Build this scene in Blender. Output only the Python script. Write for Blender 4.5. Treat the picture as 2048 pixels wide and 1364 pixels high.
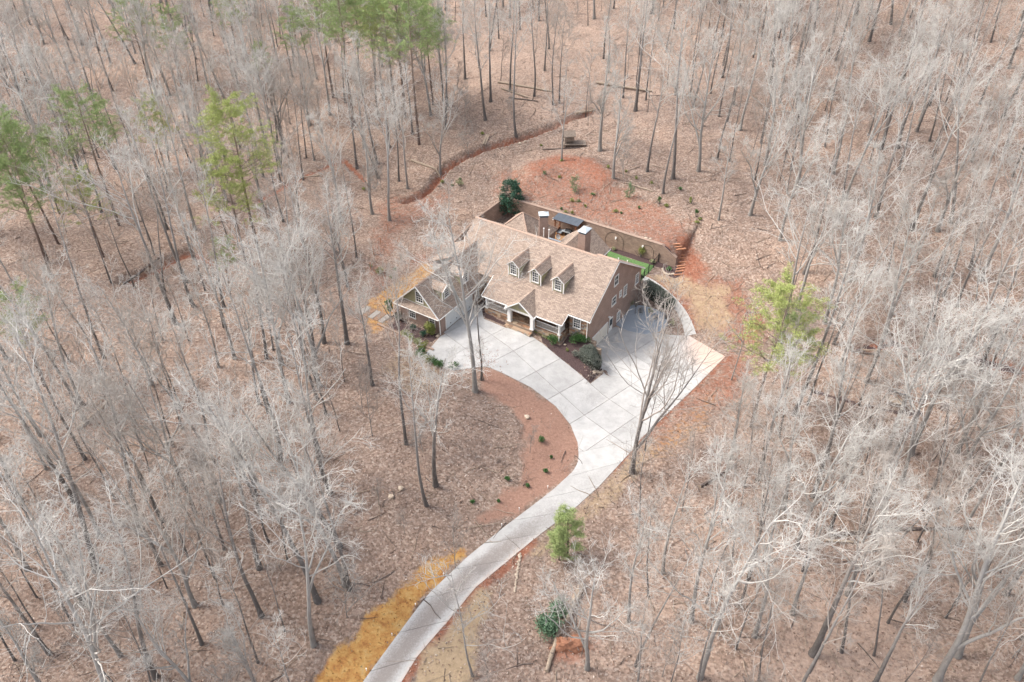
import bpy, bmesh, math, random
import numpy as np
from mathutils import Matrix, Vector
random.seed(7); RNG=np.random.default_rng(11)
S=bpy.context.scene; COL=S.collection
for o in list(bpy.data.objects): bpy.data.objects.remove(o)

# ---------------------------------------------------------------- camera
F_PX,PITCH,ROLL,CH=1604.,.658,-.009,56.81
cp,sp=math.cos(PITCH),math.sin(PITCH)
FW=np.array([0,cp,-sp]); _r=np.array([1,0,0.]); _u=np.cross(_r,FW)
cr,sr=math.cos(ROLL),math.sin(ROLL)
RT=cr*_r+sr*_u; UP=-sr*_r+cr*_u
cam=bpy.data.cameras.new('camera'); co=bpy.data.objects.new('camera',cam); COL.objects.link(co)
cam.sensor_width=36; cam.lens=F_PX/2048*36; cam.clip_end=2000; cam.clip_start=.5
co.matrix_world=Matrix(((RT[0],UP[0],-FW[0],0),(RT[1],UP[1],-FW[1],0),(RT[2],UP[2],-FW[2],CH),(0,0,0,1)))
S.camera=co
# ---------------------------------------------------------------- light
SUN_AZ=math.radians(-78); SUN_EL=math.radians(48)       # azimuth from +Y, clockwise positive
w=bpy.data.worlds.new('World'); S.world=w; w.use_nodes=True
nt=w.node_tree; bg=nt.nodes['Background']; sky=nt.nodes.new('ShaderNodeTexSky'); sky.sky_type='NISHITA'
sky.sun_disc=False; sky.sun_elevation=SUN_EL; sky.sun_rotation=SUN_AZ; sky.air_density=1.0; sky.dust_density=4.0; sky.ozone_density=1.0
hs=nt.nodes.new('ShaderNodeHueSaturation'); hs.inputs['Saturation'].default_value=.50      # thin bright cloud: a nearly neutral sky
nt.links.new(sky.outputs[0],hs.inputs['Color']); nt.links.new(hs.outputs[0],bg.inputs[0]); bg.inputs[1].default_value=.15
sl=bpy.data.lights.new('sun','SUN'); sl.energy=1.1; sl.angle=math.radians(20); sl.color=(1,.98,.95)
so=bpy.data.objects.new('sun',sl); COL.objects.link(so)
sd=Vector((math.sin(SUN_AZ)*math.cos(SUN_EL),math.cos(SUN_AZ)*math.cos(SUN_EL),math.sin(SUN_EL)))
so.rotation_euler=sd.to_track_quat('Z','Y').to_euler(); so.location=(0,60,90)
S.view_settings.view_transform='Standard'; S.view_settings.look='None'; S.view_settings.gamma=1
S.view_settings.use_curve_mapping=False; S.view_settings.exposure=1.36

# ---------------------------------------------------------------- frames
OX,OY,YAW=12.161,78.466,-.588
CY,SY=math.cos(YAW),math.sin(YAW)
def W(u,v,z=0.): return np.array([OX+u*CY+v*SY, OY+u*SY-v*CY, z])
def UV(x,y):
    dx,dy=x-OX,y-OY
    return dx*CY+dy*SY, dx*SY-dy*CY
def proj(p):
    d=np.asarray(p,float)-np.array([0,0,CH]); z=d@FW
    return 1024+F_PX*(d@RT)/z, 682-F_PX*(d@UP)/z
def ss(a,b,x):
    t=np.clip((x-a)/(b-a),0,1); return t*t*(3-2*t)
def ray(px,py): return FW*F_PX+(px-1024)*RT-(py-682)*UP
def atz(px,py,z):
    D=ray(px,py); t=(z-CH)/D[2]; return np.array([D[0]*t,D[1]*t,z])

def pdist(x,y,pl):
    d=np.full(np.shape(x),1e9)
    for (ax,ay),(bx,by) in zip(pl[:-1],pl[1:]):
        ex,ey=bx-ax,by-ay; L=ex*ex+ey*ey
        t=np.clip(((x-ax)*ex+(y-ay)*ey)/L,0,1)
        d=np.minimum(d,np.hypot(x-ax-t*ex,y-ay-t*ey))
    return d
def inpoly(x,y,pl):
    x=np.asarray(x,float); y=np.asarray(y,float); c=np.zeros(x.shape,bool); n=len(pl); j=n-1
    for i in range(n):
        xi,yi=pl[i]; xj,yj=pl[j]
        if yi!=yj:
            c^=((yi>y)!=(yj>y))&(x<(xj-xi)*(y-yi)/(yj-yi)+xi)
        j=i
    return c
def wob(x,y,s,seed=0):   # smooth pseudo noise -1..1
    a=seed*1.7
    return (np.sin(x/s+a)*np.cos(y/s*1.13-a*2)+.5*np.sin(x/s*2.3+y/s*1.1+a*3)+.35*np.sin(y/s*3.1-x/s*1.9+a))/1.6

WALLV=-13.9
CREEKS=[]      # world polylines filled below
def terr0(x,y):
    x=np.asarray(x,float); y=np.asarray(y,float)
    u,v=UV(x,y)
    D=-2.2*np.clip((u+7)/12,0,1)                       # the drive falls away to the right
    D=D-.02*np.clip(v-22,0,200)
    D=D+.045*np.clip(u-15,0,60)+.02*np.clip(u-40,0,200)
    D=D+.02*np.clip(-u-26,0,200)
    ve=9.4+.28*(u+2.4)
    wq=np.clip((v-6.3)/(ve-6.3),0,1)
    bed=D*np.maximum(wq,ss(.2,3.2,u))
    z=np.where(v>ve,D,bed)
    z=np.where((u<0)&(v<6.4),0,z)
    pad=(u>-.12)&(v<5.75+.55*np.clip(u,0,5))
    rear=1-ss(-4.5,-9.0,v+0*u) 
    zp=D.copy(); zp=np.where(u<5,-2.2,D)
    rf=ss(-3.5,-9.5,v) if False else np.clip((-v-3.5)/6.0,0,1)
    rf=rf*rf*(3-2*rf)
    side=1-ss(9,22,u)*.6
    z=np.where(pad,zp*(1-rf)+(-.0)*rf*side,z)
    # hill behind
    bk=np.clip(WALLV-.35-v,0,400)
    B=2.55+.15*bk+.0004*bk*bk
    B=np.minimum(B,2.55+.15*bk+12)
    inw=(u>-24.6)&(u<1.95)
    hard=(v<WALLV-.1)&inw
    endf=ss(.2,2.2,u)                                   # the wall and the bank run down at its right end
    B_end=B-1.35*endf*np.exp(-bk/3.)
    soft=ss(-10.5,-21,v)
    zs=z*(1-soft)+B_end*soft
    z=np.where(hard,B_end,np.where(v<-10,np.where(inw,z,zs),z))
    r=np.hypot(u+5,v-5)
    m=ss(26,60,r)
    z=z+m*(1.3*wob(x,y,17,1)+.5*wob(x,y,7,2))
    return z
def atpx0(px,py,fn):
    D=ray(px,py); ts=np.linspace(35,520,2400)/np.linalg.norm(D)
    X=D[0]*ts; Y=D[1]*ts; Zr=CH+D[2]*ts; g=Zr-fn(X,Y)
    k=np.argmax(g<0)
    if k==0: k=len(ts)-1
    a=g[k-1]/(g[k-1]-g[k]+1e-9); t=ts[k-1]+a*(ts[k]-ts[k-1])
    x,y=D[0]*t,D[1]*t
    return np.array([x,y,float(fn(x,y))])
def pl_px(pts,fn=terr0): return [tuple(atpx0(a,b,fn)[:2]) for a,b in pts]
CR1=pl_px([(1180,222),(1140,236),(1090,258),(1035,276),(985,290),(930,312),(888,338),(862,372),(846,388),(812,402)])
CR2=pl_px([(730,360),(690,322),(660,330),(600,356),(520,400)])
CR3=pl_px([(250,560),(300,540),(335,520),(380,500),(430,520)])
CR4=pl_px([(1640,775),(1700,790),(1740,800),(1790,812),(1850,815),(1900,800)])
CR5=pl_px([(1720,695),(1790,680),(1860,705),(1950,715),(2040,735)])
def terr(x,y):
    z=terr0(x,y)
    for pl,dep,wd in ((CR1,1.2,.68),(CR2,.25,.4),(CR3,.9,.9),(CR4,.9,1.0),(CR5,.6,.9)):
        d=pdist(x,y,pl)+.25*wob(x,y,1.1,5); z=z-dep*(1-ss(wd*.35,wd*1.5,d))
    # red berm above the wall
    d=pdist(x,y,BERM); z=z+1.0*(1-ss(.5,5,d))
    return z
BERM=pl_px([(1075,345),(1120,333),(1170,340),(1200,365)])
def at(px,py): return atpx0(px,py,terr)
def T(x,y): return float(terr(np.float64(x),np.float64(y)))
def puv(px,py,z=None):
    p=at(px,py) if z is None else atz(px,py,z)
    return UV(p[0],p[1])

# ---------------------------------------------------------------- materials
MATS={}
def mat(name,col,rough=.85,col2=None,scale=8.,detail=6,bump=0.,bscale=None,spec=.25,coord='Object',metal=0.,ramp=(.35,.65),extra=None):
    if name in MATS: return MATS[name]
    m=bpy.data.materials.new(name); m.use_nodes=True; n=m.node_tree; b=n.nodes['Principled BSDF']
    b.inputs['Roughness'].default_value=rough; b.inputs['Specular IOR Level'].default_value=spec; b.inputs['Metallic'].default_value=metal
    b.inputs['Base Color'].default_value=(*col,1)
    if col2 is not None or bump:
        tc=n.nodes.new('ShaderNodeTexCoord'); no=n.nodes.new('ShaderNodeTexNoise'); no.inputs['Scale'].default_value=scale; no.inputs['Detail'].default_value=detail
        no.inputs['Roughness'].default_value=.65
        n.links.new(tc.outputs[coord],no.inputs['Vector'])
        if col2 is not None:
            r=n.nodes.new('ShaderNodeValToRGB'); r.color_ramp.elements[0].position=ramp[0]; r.color_ramp.elements[1].position=ramp[1]
            r.color_ramp.elements[0].color=(*col,1); r.color_ramp.elements[1].color=(*col2,1)
            n.links.new(no.outputs['Fac'],r.inputs[0]); n.links.new(r.outputs[0],b.inputs['Base Color'])
        if bump:
            bp=n.nodes.new('ShaderNodeBump'); bp.inputs['Strength'].default_value=bump; bp.inputs['Distance'].default_value=.05
            n.links.new(no.outputs['Fac'],bp.inputs['Height']); n.links.new(bp.outputs[0],b.inputs['Normal'])
    MATS[name]=m; return m
def brickmat(name,c1,c2,mortar,bw,bh,ms,rough=.9,off=.5,noise=.35,bumpd=.02,big=None):
    m=bpy.data.materials.new(name); m.use_nodes=True; n=m.node_tree; b=n.nodes['Principled BSDF']; b.inputs['Roughness'].default_value=rough
    b.inputs['Specular IOR Level'].default_value=.2
    tc=n.nodes.new('ShaderNodeTexCoord'); br=n.nodes.new('ShaderNodeTexBrick'); br.offset=off
    br.inputs['Scale'].default_value=1; br.inputs['Brick Width'].default_value=bw; br.inputs['Row Height'].default_value=bh
    br.inputs['Mortar Size'].default_value=ms; br.inputs['Mortar Smooth'].default_value=.2; br.inputs['Bias'].default_value=0
    br.inputs['Color1'].default_value=(*c1,1); br.inputs['Color2'].default_value=(*c2,1); br.inputs['Mortar'].default_value=(*mortar,1)
    n.links.new(tc.outputs['UV'],br.inputs['Vector'])
    no=n.nodes.new('ShaderNodeTexNoise'); no.inputs['Scale'].default_value=1.3 if big is None else big; no.inputs['Detail'].default_value=8; no.inputs['Roughness'].default_value=.7
    n.links.new(tc.outputs['UV'],no.inputs['Vector'])
    mx=n.nodes.new('ShaderNodeMix'); mx.data_type='RGBA'; mx.blend_type='MULTIPLY'; mx.inputs[0].default_value=noise
    rr=n.nodes.new('ShaderNodeValToRGB'); rr.color_ramp.elements[0].position=.3; rr.color_ramp.elements[1].position=.7
    rr.color_ramp.elements[0].color=(.45,.42,.42,1); rr.color_ramp.elements[1].color=(1.35,1.3,1.25,1)
    n.links.new(no.outputs['Fac'],rr.inputs[0]); n.links.new(br.outputs['Color'],mx.inputs[6]); n.links.new(rr.outputs[0],mx.inputs[7])
    n.links.new(mx.outputs[2],b.inputs['Base Color'])
    bp=n.nodes.new('ShaderNodeBump'); bp.inputs['Distance'].default_value=bumpd; bp.inputs['Strength'].default_value=.8; bp.invert=True
    n.links.new(br.outputs['Fac'],bp.inputs['Height']); n.links.new(bp.outputs[0],b.inputs['Normal'])
    MATS[name]=m; return m
M_roof=brickmat('roof_shingle',(.45,.355,.285),(.29,.22,.175),(.13,.10,.085),.32,.15,.012,noise=.32,bumpd=.03,big=.55)
M_cap=mat('ridge_cap',(.46,.33,.25),col2=(.38,.26,.2),scale=6)
M_brick=brickmat('brick',(.42,.29,.235),(.335,.225,.18),(.40,.34,.30),.22,.075,.009,noise=.35,big=.8)
M_wallbrick=brickmat('block_wall',(.40,.29,.225),(.31,.22,.17),(.24,.19,.155),.42,.2,.012,noise=.5,big=.5)
M_white=mat('white_trim',(.78,.76,.72),rough=.5)
M_sage=mat('sage_siding',(.29,.27,.16),col2=(.34,.32,.2),scale=3,rough=.7)
M_gdoor=mat('garage_door_paint',(.70,.66,.58),rough=.5)
M_gdoor2=mat('garage_door_grey',(.62,.63,.62),rough=.5)
def glassmat():
    m=bpy.data.materials.new('window_glass'); m.use_nodes=True; b=m.node_tree.nodes['Principled BSDF']
    b.inputs['Base Color'].default_value=(.02,.03,.035,1); b.inputs['Roughness'].default_value=.06; b.inputs['Specular IOR Level'].default_value=.6; return m
M_glass=glassmat()
M_metal=mat('cap_metal',(.62,.68,.70),rough=.45,metal=.3,col2=(.55,.6,.62),scale=2)
M_flash=mat('dark_screen',(.08,.10,.12),rough=.6)
M_black=mat('black_metal',(.015,.015,.017),rough=.5)
M_panel=mat('charcoal_panel',(.10,.115,.135),rough=.45,col2=(.075,.085,.10),scale=2)
M_wood=mat('cedar_wood',(.20,.085,.045),col2=(.28,.13,.07),scale=5)
M_deck=mat('deck_wood',(.42,.24,.12),col2=(.30,.17,.09),scale=3)
M_oldwood=mat('weathered_wood',(.17,.13,.10),col2=(.26,.21,.17),scale=4)
M_conc=mat('concrete',(.42,.40,.37),col2=(.50,.48,.45),scale=.6,bump=.05,rough=.9)
M_concred=mat('clay_stained_concrete',(.60,.44,.36),col2=(.56,.50,.45),scale=.5,rough=.9)
def roadmat():
    m=bpy.data.materials.new('worn_concrete'); m.use_nodes=True; n=m.node_tree; b=n.nodes['Principled BSDF']; b.inputs['Roughness'].default_value=.9
    b.inputs['Specular IOR Level'].default_value=.2
    tc=n.nodes.new('ShaderNodeTexCoord')
    def noise(s,d=8,r=.7):
        q=n.nodes.new('ShaderNodeTexNoise'); q.inputs['Scale'].default_value=s; q.inputs['Detail'].default_value=d; q.inputs['Roughness'].default_value=r
        n.links.new(tc.outputs['Object'],q.inputs['Vector']); return q
    at_=n.nodes.new('ShaderNodeAttribute'); at_.attribute_name='wear'
    sep=n.nodes.new('ShaderNodeSeparateColor'); n.links.new(at_.outputs['Color'],sep.inputs[0])
    n1=noise(.9); n2=noise(7,10,.8)
    base=n.nodes.new('ShaderNodeValToRGB'); e=base.color_ramp.elements; e[0].position=.36; e[0].color=(.40,.385,.365,1); e[1].position=.7; e[1].color=(.52,.505,.48,1)
    n.links.new(n1.outputs['Fac'],base.inputs[0])
    oi=n.nodes.new('ShaderNodeObjectInfo'); mrr=n.nodes.new('ShaderNodeMapRange'); mrr.inputs[3].default_value=.88; mrr.inputs[4].default_value=1.06; n.links.new(oi.outputs['Random'],mrr.inputs[0])
    # dirt = wear.r thresholded by noise
    ad=n.nodes.new('ShaderNodeMath'); ad.operation='MULTIPLY_ADD'; n.links.new(n2.outputs['Fac'],ad.inputs[0]); ad.inputs[1].default_value=1.6; ad.inputs[2].default_value=-.8
    ad2=n.nodes.new('ShaderNodeMath'); ad2.operation='ADD'; n.links.new(ad.outputs[0],ad2.inputs[0]); n.links.new(sep.outputs[0],ad2.inputs[1])
    r=n.nodes.new('ShaderNodeMapRange'); r.inputs[1].default_value=.2; r.inputs[2].default_value=.8; n.links.new(ad2.outputs[0],r.inputs[0])
    m1=n.nodes.new('ShaderNodeMix'); m1.data_type='RGBA'; n.links.new(r.outputs[0],m1.inputs[0]); n.links.new(base.outputs[0],m1.inputs[6]); m1.inputs[7].default_value=(.25,.22,.20,1)
    ad3=n.nodes.new('ShaderNodeMath'); ad3.operation='ADD'; n.links.new(ad.outputs[0],ad3.inputs[0]); n.links.new(sep.outputs[1],ad3.inputs[1])
    r2=n.nodes.new('ShaderNodeMapRange'); r2.inputs[1].default_value=.25; r2.inputs[2].default_value=.9; n.links.new(ad3.outputs[0],r2.inputs[0])
    m2=n.nodes.new('ShaderNodeMix'); m2.data_type='RGBA'; n.links.new(r2.outputs[0],m2.inputs[0]); n.links.new(m1.outputs[2],m2.inputs[6]); m2.inputs[7].default_value=(.56,.41,.33,1)
    sc_=n.nodes.new('ShaderNodeVectorMath'); sc_.operation='SCALE'; n.links.new(m2.outputs[2],sc_.inputs[0]); n.links.new(mrr.outputs[0],sc_.inputs['Scale']); n.links.new(sc_.outputs[0],b.inputs['Base Color'])
    bp=n.nodes.new('ShaderNodeBump'); bp.inputs['Distance'].default_value=.02; bp.inputs['Strength'].default_value=.3; n.links.new(n2.outputs['Fac'],bp.inputs['Height']); n.links.new(bp.outputs[0],b.inputs['Normal'])
    return m
M_road=roadmat()
M_gravel=mat('blue_gravel',(.25,.275,.30),col2=(.38,.41,.44),scale=14,bump=.6)
M_turf=mat('artificial_turf',(.07,.15,.045),col2=(.14,.22,.08),scale=5,bump=.4)
M_mulch=mat('dark_mulch',(.05,.032,.03),col2=(.11,.07,.06),scale=16,bump=.6)
M_stone=mat('fieldstone',(.42,.30,.20),col2=(.22,.14,.10),scale=1.6,bump=.3,detail=3)
M_mort=mat('stone_mortar',(.32,.25,.19),col2=(.26,.2,.15),scale=4)
M_stonefl=mat('flagstone',(.15,.09,.06),col2=(.30,.20,.13),scale=2.4,detail=3,ramp=(.42,.58))
M_boulder=mat('pale_rock',(.5,.42,.33),col2=(.36,.27,.2),scale=4)
M_timber=mat('clay_timber',(.50,.24,.13),col2=(.40,.20,.12),scale=4)
M_leafD=mat('dark_evergreen_leaf',(.025,.075,.045),rough=.4,spec=.5,col2=(.05,.13,.07),scale=3)
M_leafG=mat('green_leaf',(.05,.12,.035),rough=.6,col2=(.09,.17,.05),scale=3)
M_rhodo=mat('rhododendron_leaf',(.06,.13,.07),rough=.45,spec=.5,col2=(.14,.22,.12),scale=4)
M_leafGrey=mat('grey_hedge_leaf',(.11,.13,.10),rough=.7,col2=(.22,.23,.19),scale=5)
M_leafY=mat('olive_leaf',(.17,.20,.05),rough=.7,col2=(.25,.26,.08),scale=3)
M_leafW=mat('pale_leaf',(.28,.30,.16),rough=.7,col2=(.36,.36,.2),scale=3)
M_leafR=mat('rust_leaf',(.26,.10,.05),rough=.8,col2=(.34,.16,.09),scale=3)
M_pineY=mat('yellow_green_needles',(.28,.33,.09),rough=.7,col2=(.42,.45,.17),scale=1.5)
M_pineG=mat('green_needles',(.20,.28,.10),rough=.7,col2=(.33,.39,.16),scale=1.5)
M_pineS=mat('soft_yellow_needles',(.30,.38,.14),rough=.7,col2=(.40,.46,.20),scale=1.5)
M_pineB=mat('blue_green_needles',(.09,.18,.08),rough=.7,col2=(.15,.24,.11),scale=1.5)
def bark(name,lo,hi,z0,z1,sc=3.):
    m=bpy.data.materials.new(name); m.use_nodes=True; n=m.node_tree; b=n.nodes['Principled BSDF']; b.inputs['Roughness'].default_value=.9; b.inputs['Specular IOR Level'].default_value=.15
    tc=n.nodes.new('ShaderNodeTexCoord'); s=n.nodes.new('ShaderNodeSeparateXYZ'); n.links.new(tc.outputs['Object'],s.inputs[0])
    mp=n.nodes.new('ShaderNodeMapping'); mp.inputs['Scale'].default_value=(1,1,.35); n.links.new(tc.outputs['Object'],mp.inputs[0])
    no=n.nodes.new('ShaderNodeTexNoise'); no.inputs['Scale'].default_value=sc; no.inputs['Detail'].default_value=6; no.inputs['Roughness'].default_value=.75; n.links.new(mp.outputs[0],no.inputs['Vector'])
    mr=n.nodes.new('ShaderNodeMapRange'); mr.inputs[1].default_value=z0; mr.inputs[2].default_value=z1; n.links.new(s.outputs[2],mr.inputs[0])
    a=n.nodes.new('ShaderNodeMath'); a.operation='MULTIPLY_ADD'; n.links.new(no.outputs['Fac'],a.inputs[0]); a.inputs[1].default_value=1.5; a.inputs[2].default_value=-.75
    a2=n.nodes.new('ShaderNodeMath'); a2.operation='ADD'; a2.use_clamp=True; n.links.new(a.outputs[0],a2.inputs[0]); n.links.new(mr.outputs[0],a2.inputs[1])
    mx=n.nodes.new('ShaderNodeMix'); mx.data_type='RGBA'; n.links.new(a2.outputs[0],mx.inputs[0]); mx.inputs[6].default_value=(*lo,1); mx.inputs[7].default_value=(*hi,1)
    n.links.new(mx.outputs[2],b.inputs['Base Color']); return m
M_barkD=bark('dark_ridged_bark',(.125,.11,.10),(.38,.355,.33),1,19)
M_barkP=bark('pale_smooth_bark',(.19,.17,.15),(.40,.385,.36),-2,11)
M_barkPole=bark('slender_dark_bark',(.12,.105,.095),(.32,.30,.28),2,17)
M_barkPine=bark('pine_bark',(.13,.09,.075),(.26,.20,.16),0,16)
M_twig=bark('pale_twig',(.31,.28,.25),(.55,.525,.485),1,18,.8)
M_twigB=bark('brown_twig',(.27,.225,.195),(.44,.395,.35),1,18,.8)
M_log=mat('bleached_log',(.38,.30,.22),col2=(.27,.21,.16),scale=4)
M_logD=mat('dark_log',(.09,.07,.06),col2=(.18,.14,.12),scale=4)

def groundmat():
    m=bpy.data.materials.new('leaf_litter_ground'); m.use_nodes=True; n=m.node_tree; b=n.nodes['Principled BSDF']; b.inputs['Roughness'].default_value=.95
    b.inputs['Specular IOR Level'].default_value=.1
    tc=n.nodes.new('ShaderNodeTexCoord'); L=n.links.new
    def noise(s,d=6,r=.6):
        q=n.nodes.new('ShaderNodeTexNoise'); q.inputs['Scale'].default_value=s; q.inputs['Detail'].default_value=d; q.inputs['Roughness'].default_value=r
        L(tc.outputs['Object'],q.inputs['Vector']); return q.outputs['Fac']
    def ramp(src,*els):
        r=n.nodes.new('ShaderNodeValToRGB'); e=r.color_ramp.elements
        e[0].position,e[0].color=els[0][0],(*els[0][1],1); e[1].position,e[1].color=els[-1][0],(*els[-1][1],1)
        for p,c in els[1:-1]:
            k=e.new(p); k.color=(*c,1)
        L(src,r.inputs[0]); return r.outputs[0]
    def mix(f,a,bb,mode='MIX'):
        x=n.nodes.new('ShaderNodeMix'); x.data_type='RGBA'; x.blend_type=mode
        if isinstance(f,float): x.inputs[0].default_value=f
        else: L(f,x.inputs[0])
        L(a,x.inputs[6]) if not isinstance(a,tuple) else setattr(x.inputs[6],'default_value',(*a,1))
        L(bb,x.inputs[7]) if not isinstance(bb,tuple) else setattr(x.inputs[7],'default_value',(*bb,1))
        return x.outputs[2]
    vo=n.nodes.new('ShaderNodeTexVoronoi'); vo.inputs['Scale'].default_value=5.5; vo.inputs['Randomness'].default_value=1; L(tc.outputs['Object'],vo.inputs['Vector'])
    sp_=n.nodes.new('ShaderNodeSeparateColor'); L(vo.outputs['Color'],sp_.inputs[0])
    leaf=ramp(sp_.outputs[0],(0,(.13,.09,.07)),(.35,(.25,.175,.135)),(.65,(.335,.24,.19)),(.88,(.42,.33,.27)),(1,(.54,.455,.39)))
    fine=ramp(noise(3.5,9,.75),(.38,(.12,.083,.066)),(.52,(.265,.19,.148)),(.66,(.41,.315,.258)))
    lit=mix(.5,leaf,fine)
    big=noise(.09,5,.6)
    lit=mix(.9,lit,ramp(big,(.34,(.74,.76,.78)),(.5,(.97,.98,.97)),(.66,(1.12,1.10,1.05))),'MULTIPLY')
    med=noise(.55,6,.7)
    lit=mix(.5,lit,ramp(med,(.33,(.60,.60,.64)),(.6,(1.10,1.07,1.06))),'MULTIPLY')
    A1=n.nodes.new('ShaderNodeAttribute'); A1.attribute_name='zone'; s1=n.nodes.new('ShaderNodeSeparateColor'); L(A1.outputs['Color'],s1.inputs[0])
    A2=n.nodes.new('ShaderNodeAttribute'); A2.attribute_name='zoneb'; s2=n.nodes.new('ShaderNodeSeparateColor'); L(A2.outputs['Color'],s2.inputs[0])
    nz=noise(2.2,8,.75)
    def mask(ch,gain=1.4,lo=.35,hi=.65):
        a=n.nodes.new('ShaderNodeMath'); a.operation='MULTIPLY_ADD'; L(nz,a.inputs[0]); a.inputs[1].default_value=gain; a.inputs[2].default_value=-gain/2
        c=n.nodes.new('ShaderNodeMath'); c.operation='ADD'; L(a.outputs[0],c.inputs[0]); L(ch,c.inputs[1])
        r=n.nodes.new('ShaderNodeMapRange'); r.inputs[1].default_value=lo; r.inputs[2].default_value=hi; L(c.outputs[0],r.inputs[0]); return r.outputs[0]
    clay=ramp(noise(3,7,.75),(.3,(.13,.05,.032)),(.46,(.24,.095,.058)),(.6,(.31,.145,.095)),(.76,(.36,.24,.185)))
    yel=ramp(noise(1.2,9,.75),(.34,(.27,.115,.045)),(.46,(.41,.21,.07)),(.57,(.47,.28,.10)),(.72,(.46,.34,.18)))
    tan=ramp(noise(1.5,9,.8),(.3,(.27,.20,.12)),(.55,(.38,.28,.18)),(.75,(.42,.34,.24)))
    straw=ramp(noise(4,8,.8),(.3,(.20,.11,.08)),(.55,(.32,.19,.14)),(.75,(.38,.25,.19)))
    mul=ramp(noise(9,5,.7),(.3,(.045,.03,.03)),(.7,(.12,.08,.075)))
    pale=ramp(noise(2,9,.8),(.3,(.34,.23,.17)),(.6,(.50,.37,.29)),(.8,(.62,.5,.41)))
    c=mix(mask(s1.outputs[0],2.2,.25,.85),lit,clay); c=mix(mask(s1.outputs[2],1.6,.3,.75),c,tan); c=mix(mask(s2.outputs[1],1.8,.2,.9),c,pale)
    c=mix(mask(s1.outputs[1],1.6,.3,.8),c,yel); c=mix(mask(s2.outputs[0],1.3,.3,.8),c,straw); c=mix(mask(s2.outputs[2],.4,.45,.55),c,mul)
    L(c,b.inputs['Base Color'])
    bp=n.nodes.new('ShaderNodeBump'); bp.inputs['Distance'].default_value=.12; bp.inputs['Strength'].default_value=.7; L(noise(5,8,.8),bp.inputs['Height']); L(bp.outputs[0],b.inputs['Normal'])
    return m
M_ground=groundmat()

# ---------------------------------------------------------------- mesh helpers
def add_uv(me):
    nV=len(me.vertices); co_=np.empty(nV*3); me.vertices.foreach_get('co',co_); co_=co_.reshape(-1,3)
    nL=len(me.loops); vi=np.empty(nL,int); me.loops.foreach_get('vertex_index',vi)
    nP=len(me.polygons); nr=np.empty(nP*3); me.polygons.foreach_get('normal',nr); nr=nr.reshape(-1,3)
    lt=np.empty(nP,int); me.polygons.foreach_get('loop_total',lt)
    pn=np.repeat(nr,lt,axis=0); P=co_[vi]
    t=np.stack([-pn[:,1],pn[:,0],0*pn[:,0]],1); l=np.linalg.norm(t,axis=1); flat=l<1e-3; t[flat]=(1,0,0); l[flat]=1; t/=l[:,None]
    bt=np.cross(pn,t)
    uv=np.stack([(P*t).sum(1),(P*bt).sum(1)],1)
    lay=me.uv_layers.new(name='UVMap'); lay.data.foreach_set('uv',uv.astype(np.float32).ravel())
class MB:
    def __init__(s): s.v=[]; s.f=[]
    def add(s,vs,fs):
        k=len(s.v); s.v+= [tuple(map(float,p)) for p in vs]; s.f+=[tuple(i+k for i in f) for f in fs]; return s
    def box(s,a,b):
        (x0,y0,z0),(x1,y1,z1)=a,b
        x0,x1=min(x0,x1),max(x0,x1); y0,y1=min(y0,y1),max(y0,y1); z0,z1=min(z0,z1),max(z0,z1)
        return s.add([(x0,y0,z0),(x1,y0,z0),(x1,y1,z0),(x0,y1,z0),(x0,y0,z1),(x1,y0,z1),(x1,y1,z1),(x0,y1,z1)],
          [(0,3,2,1),(4,5,6,7),(0,1,5,4),(1,2,6,5),(2,3,7,6),(3,0,4,7)])
    def hexa(s,top,bot):   # two loops of n points -> closed solid
        n=len(top); return s.add(list(top)+list(bot),[tuple(range(n)),tuple(range(2*n-1,n-1,-1))]+[(i,i+n,(i+1)%n+n,(i+1)%n) for i in range(n)])
    def slab(s,pts,th):    # planar polygon thickened downwards
        return s.hexa(pts,[(p[0],p[1],p[2]-th) for p in pts])
    def bar(s,a,b,r,k=4,r2=None):
        a=np.array(a,float);b=np.array(b,float);d=b-a;L=np.linalg.norm(d);d/=L
        q=np.array([0,0,1.]) if abs(d[2])<.9 else np.array([1.,0,0]); x=np.cross(d,q);x/=np.linalg.norm(x);y=np.cross(d,x)
        r2=r if r2 is None else r2; P=[]
        off=math.pi/4 if k==4 else 0
        for c,rr in((a,r),(b,r2)):
            for i in range(k):
                t=2*math.pi*i/k+off; P.append(c+rr*(math.cos(t)*x+math.sin(t)*y))
        return s.add(P,[tuple(range(k)),tuple(range(2*k-1,k-1,-1))]+[(i,i+k,(i+1)%k+k,(i+1)%k) for i in range(k)])
    def build(s,name,m,parent=None,smooth=False):
        me=bpy.data.meshes.new(name); me.from_pydata(s.v,[],s.f); me.validate()
        bm=bmesh.new(); bm.from_mesh(me); bmesh.ops.recalc_face_normals(bm,faces=bm.faces); bm.to_mesh(me); bm.free()
        add_uv(me); me.materials.append(m)
        if smooth: me.polygons.foreach_set('use_smooth',[True]*len(me.polygons))
        o=bpy.data.objects.new(name,me); COL.objects.link(o)
        if parent: o.parent=parent
        return o
def npmesh(name,V,Fq,m,smooth=False):
    me=bpy.data.meshes.new(name); V=np.asarray(V,np.float32); Fq=np.asarray(Fq,np.int32); k=Fq.shape[1]
    me.vertices.add(len(V)); me.vertices.foreach_set('co',V.ravel())
    me.loops.add(Fq.size); me.loops.foreach_set('vertex_index',Fq.ravel())
    me.polygons.add(len(Fq)); me.polygons.foreach_set('loop_start',np.arange(0,Fq.size,k,dtype=np.int32)); me.polygons.foreach_set('loop_total',np.full(len(Fq),k,np.int32))
    me.update(calc_edges=True)
    if smooth: me.polygons.foreach_set('use_smooth',[True]*len(Fq))
    if m: me.materials.append(m)
    return me
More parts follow.
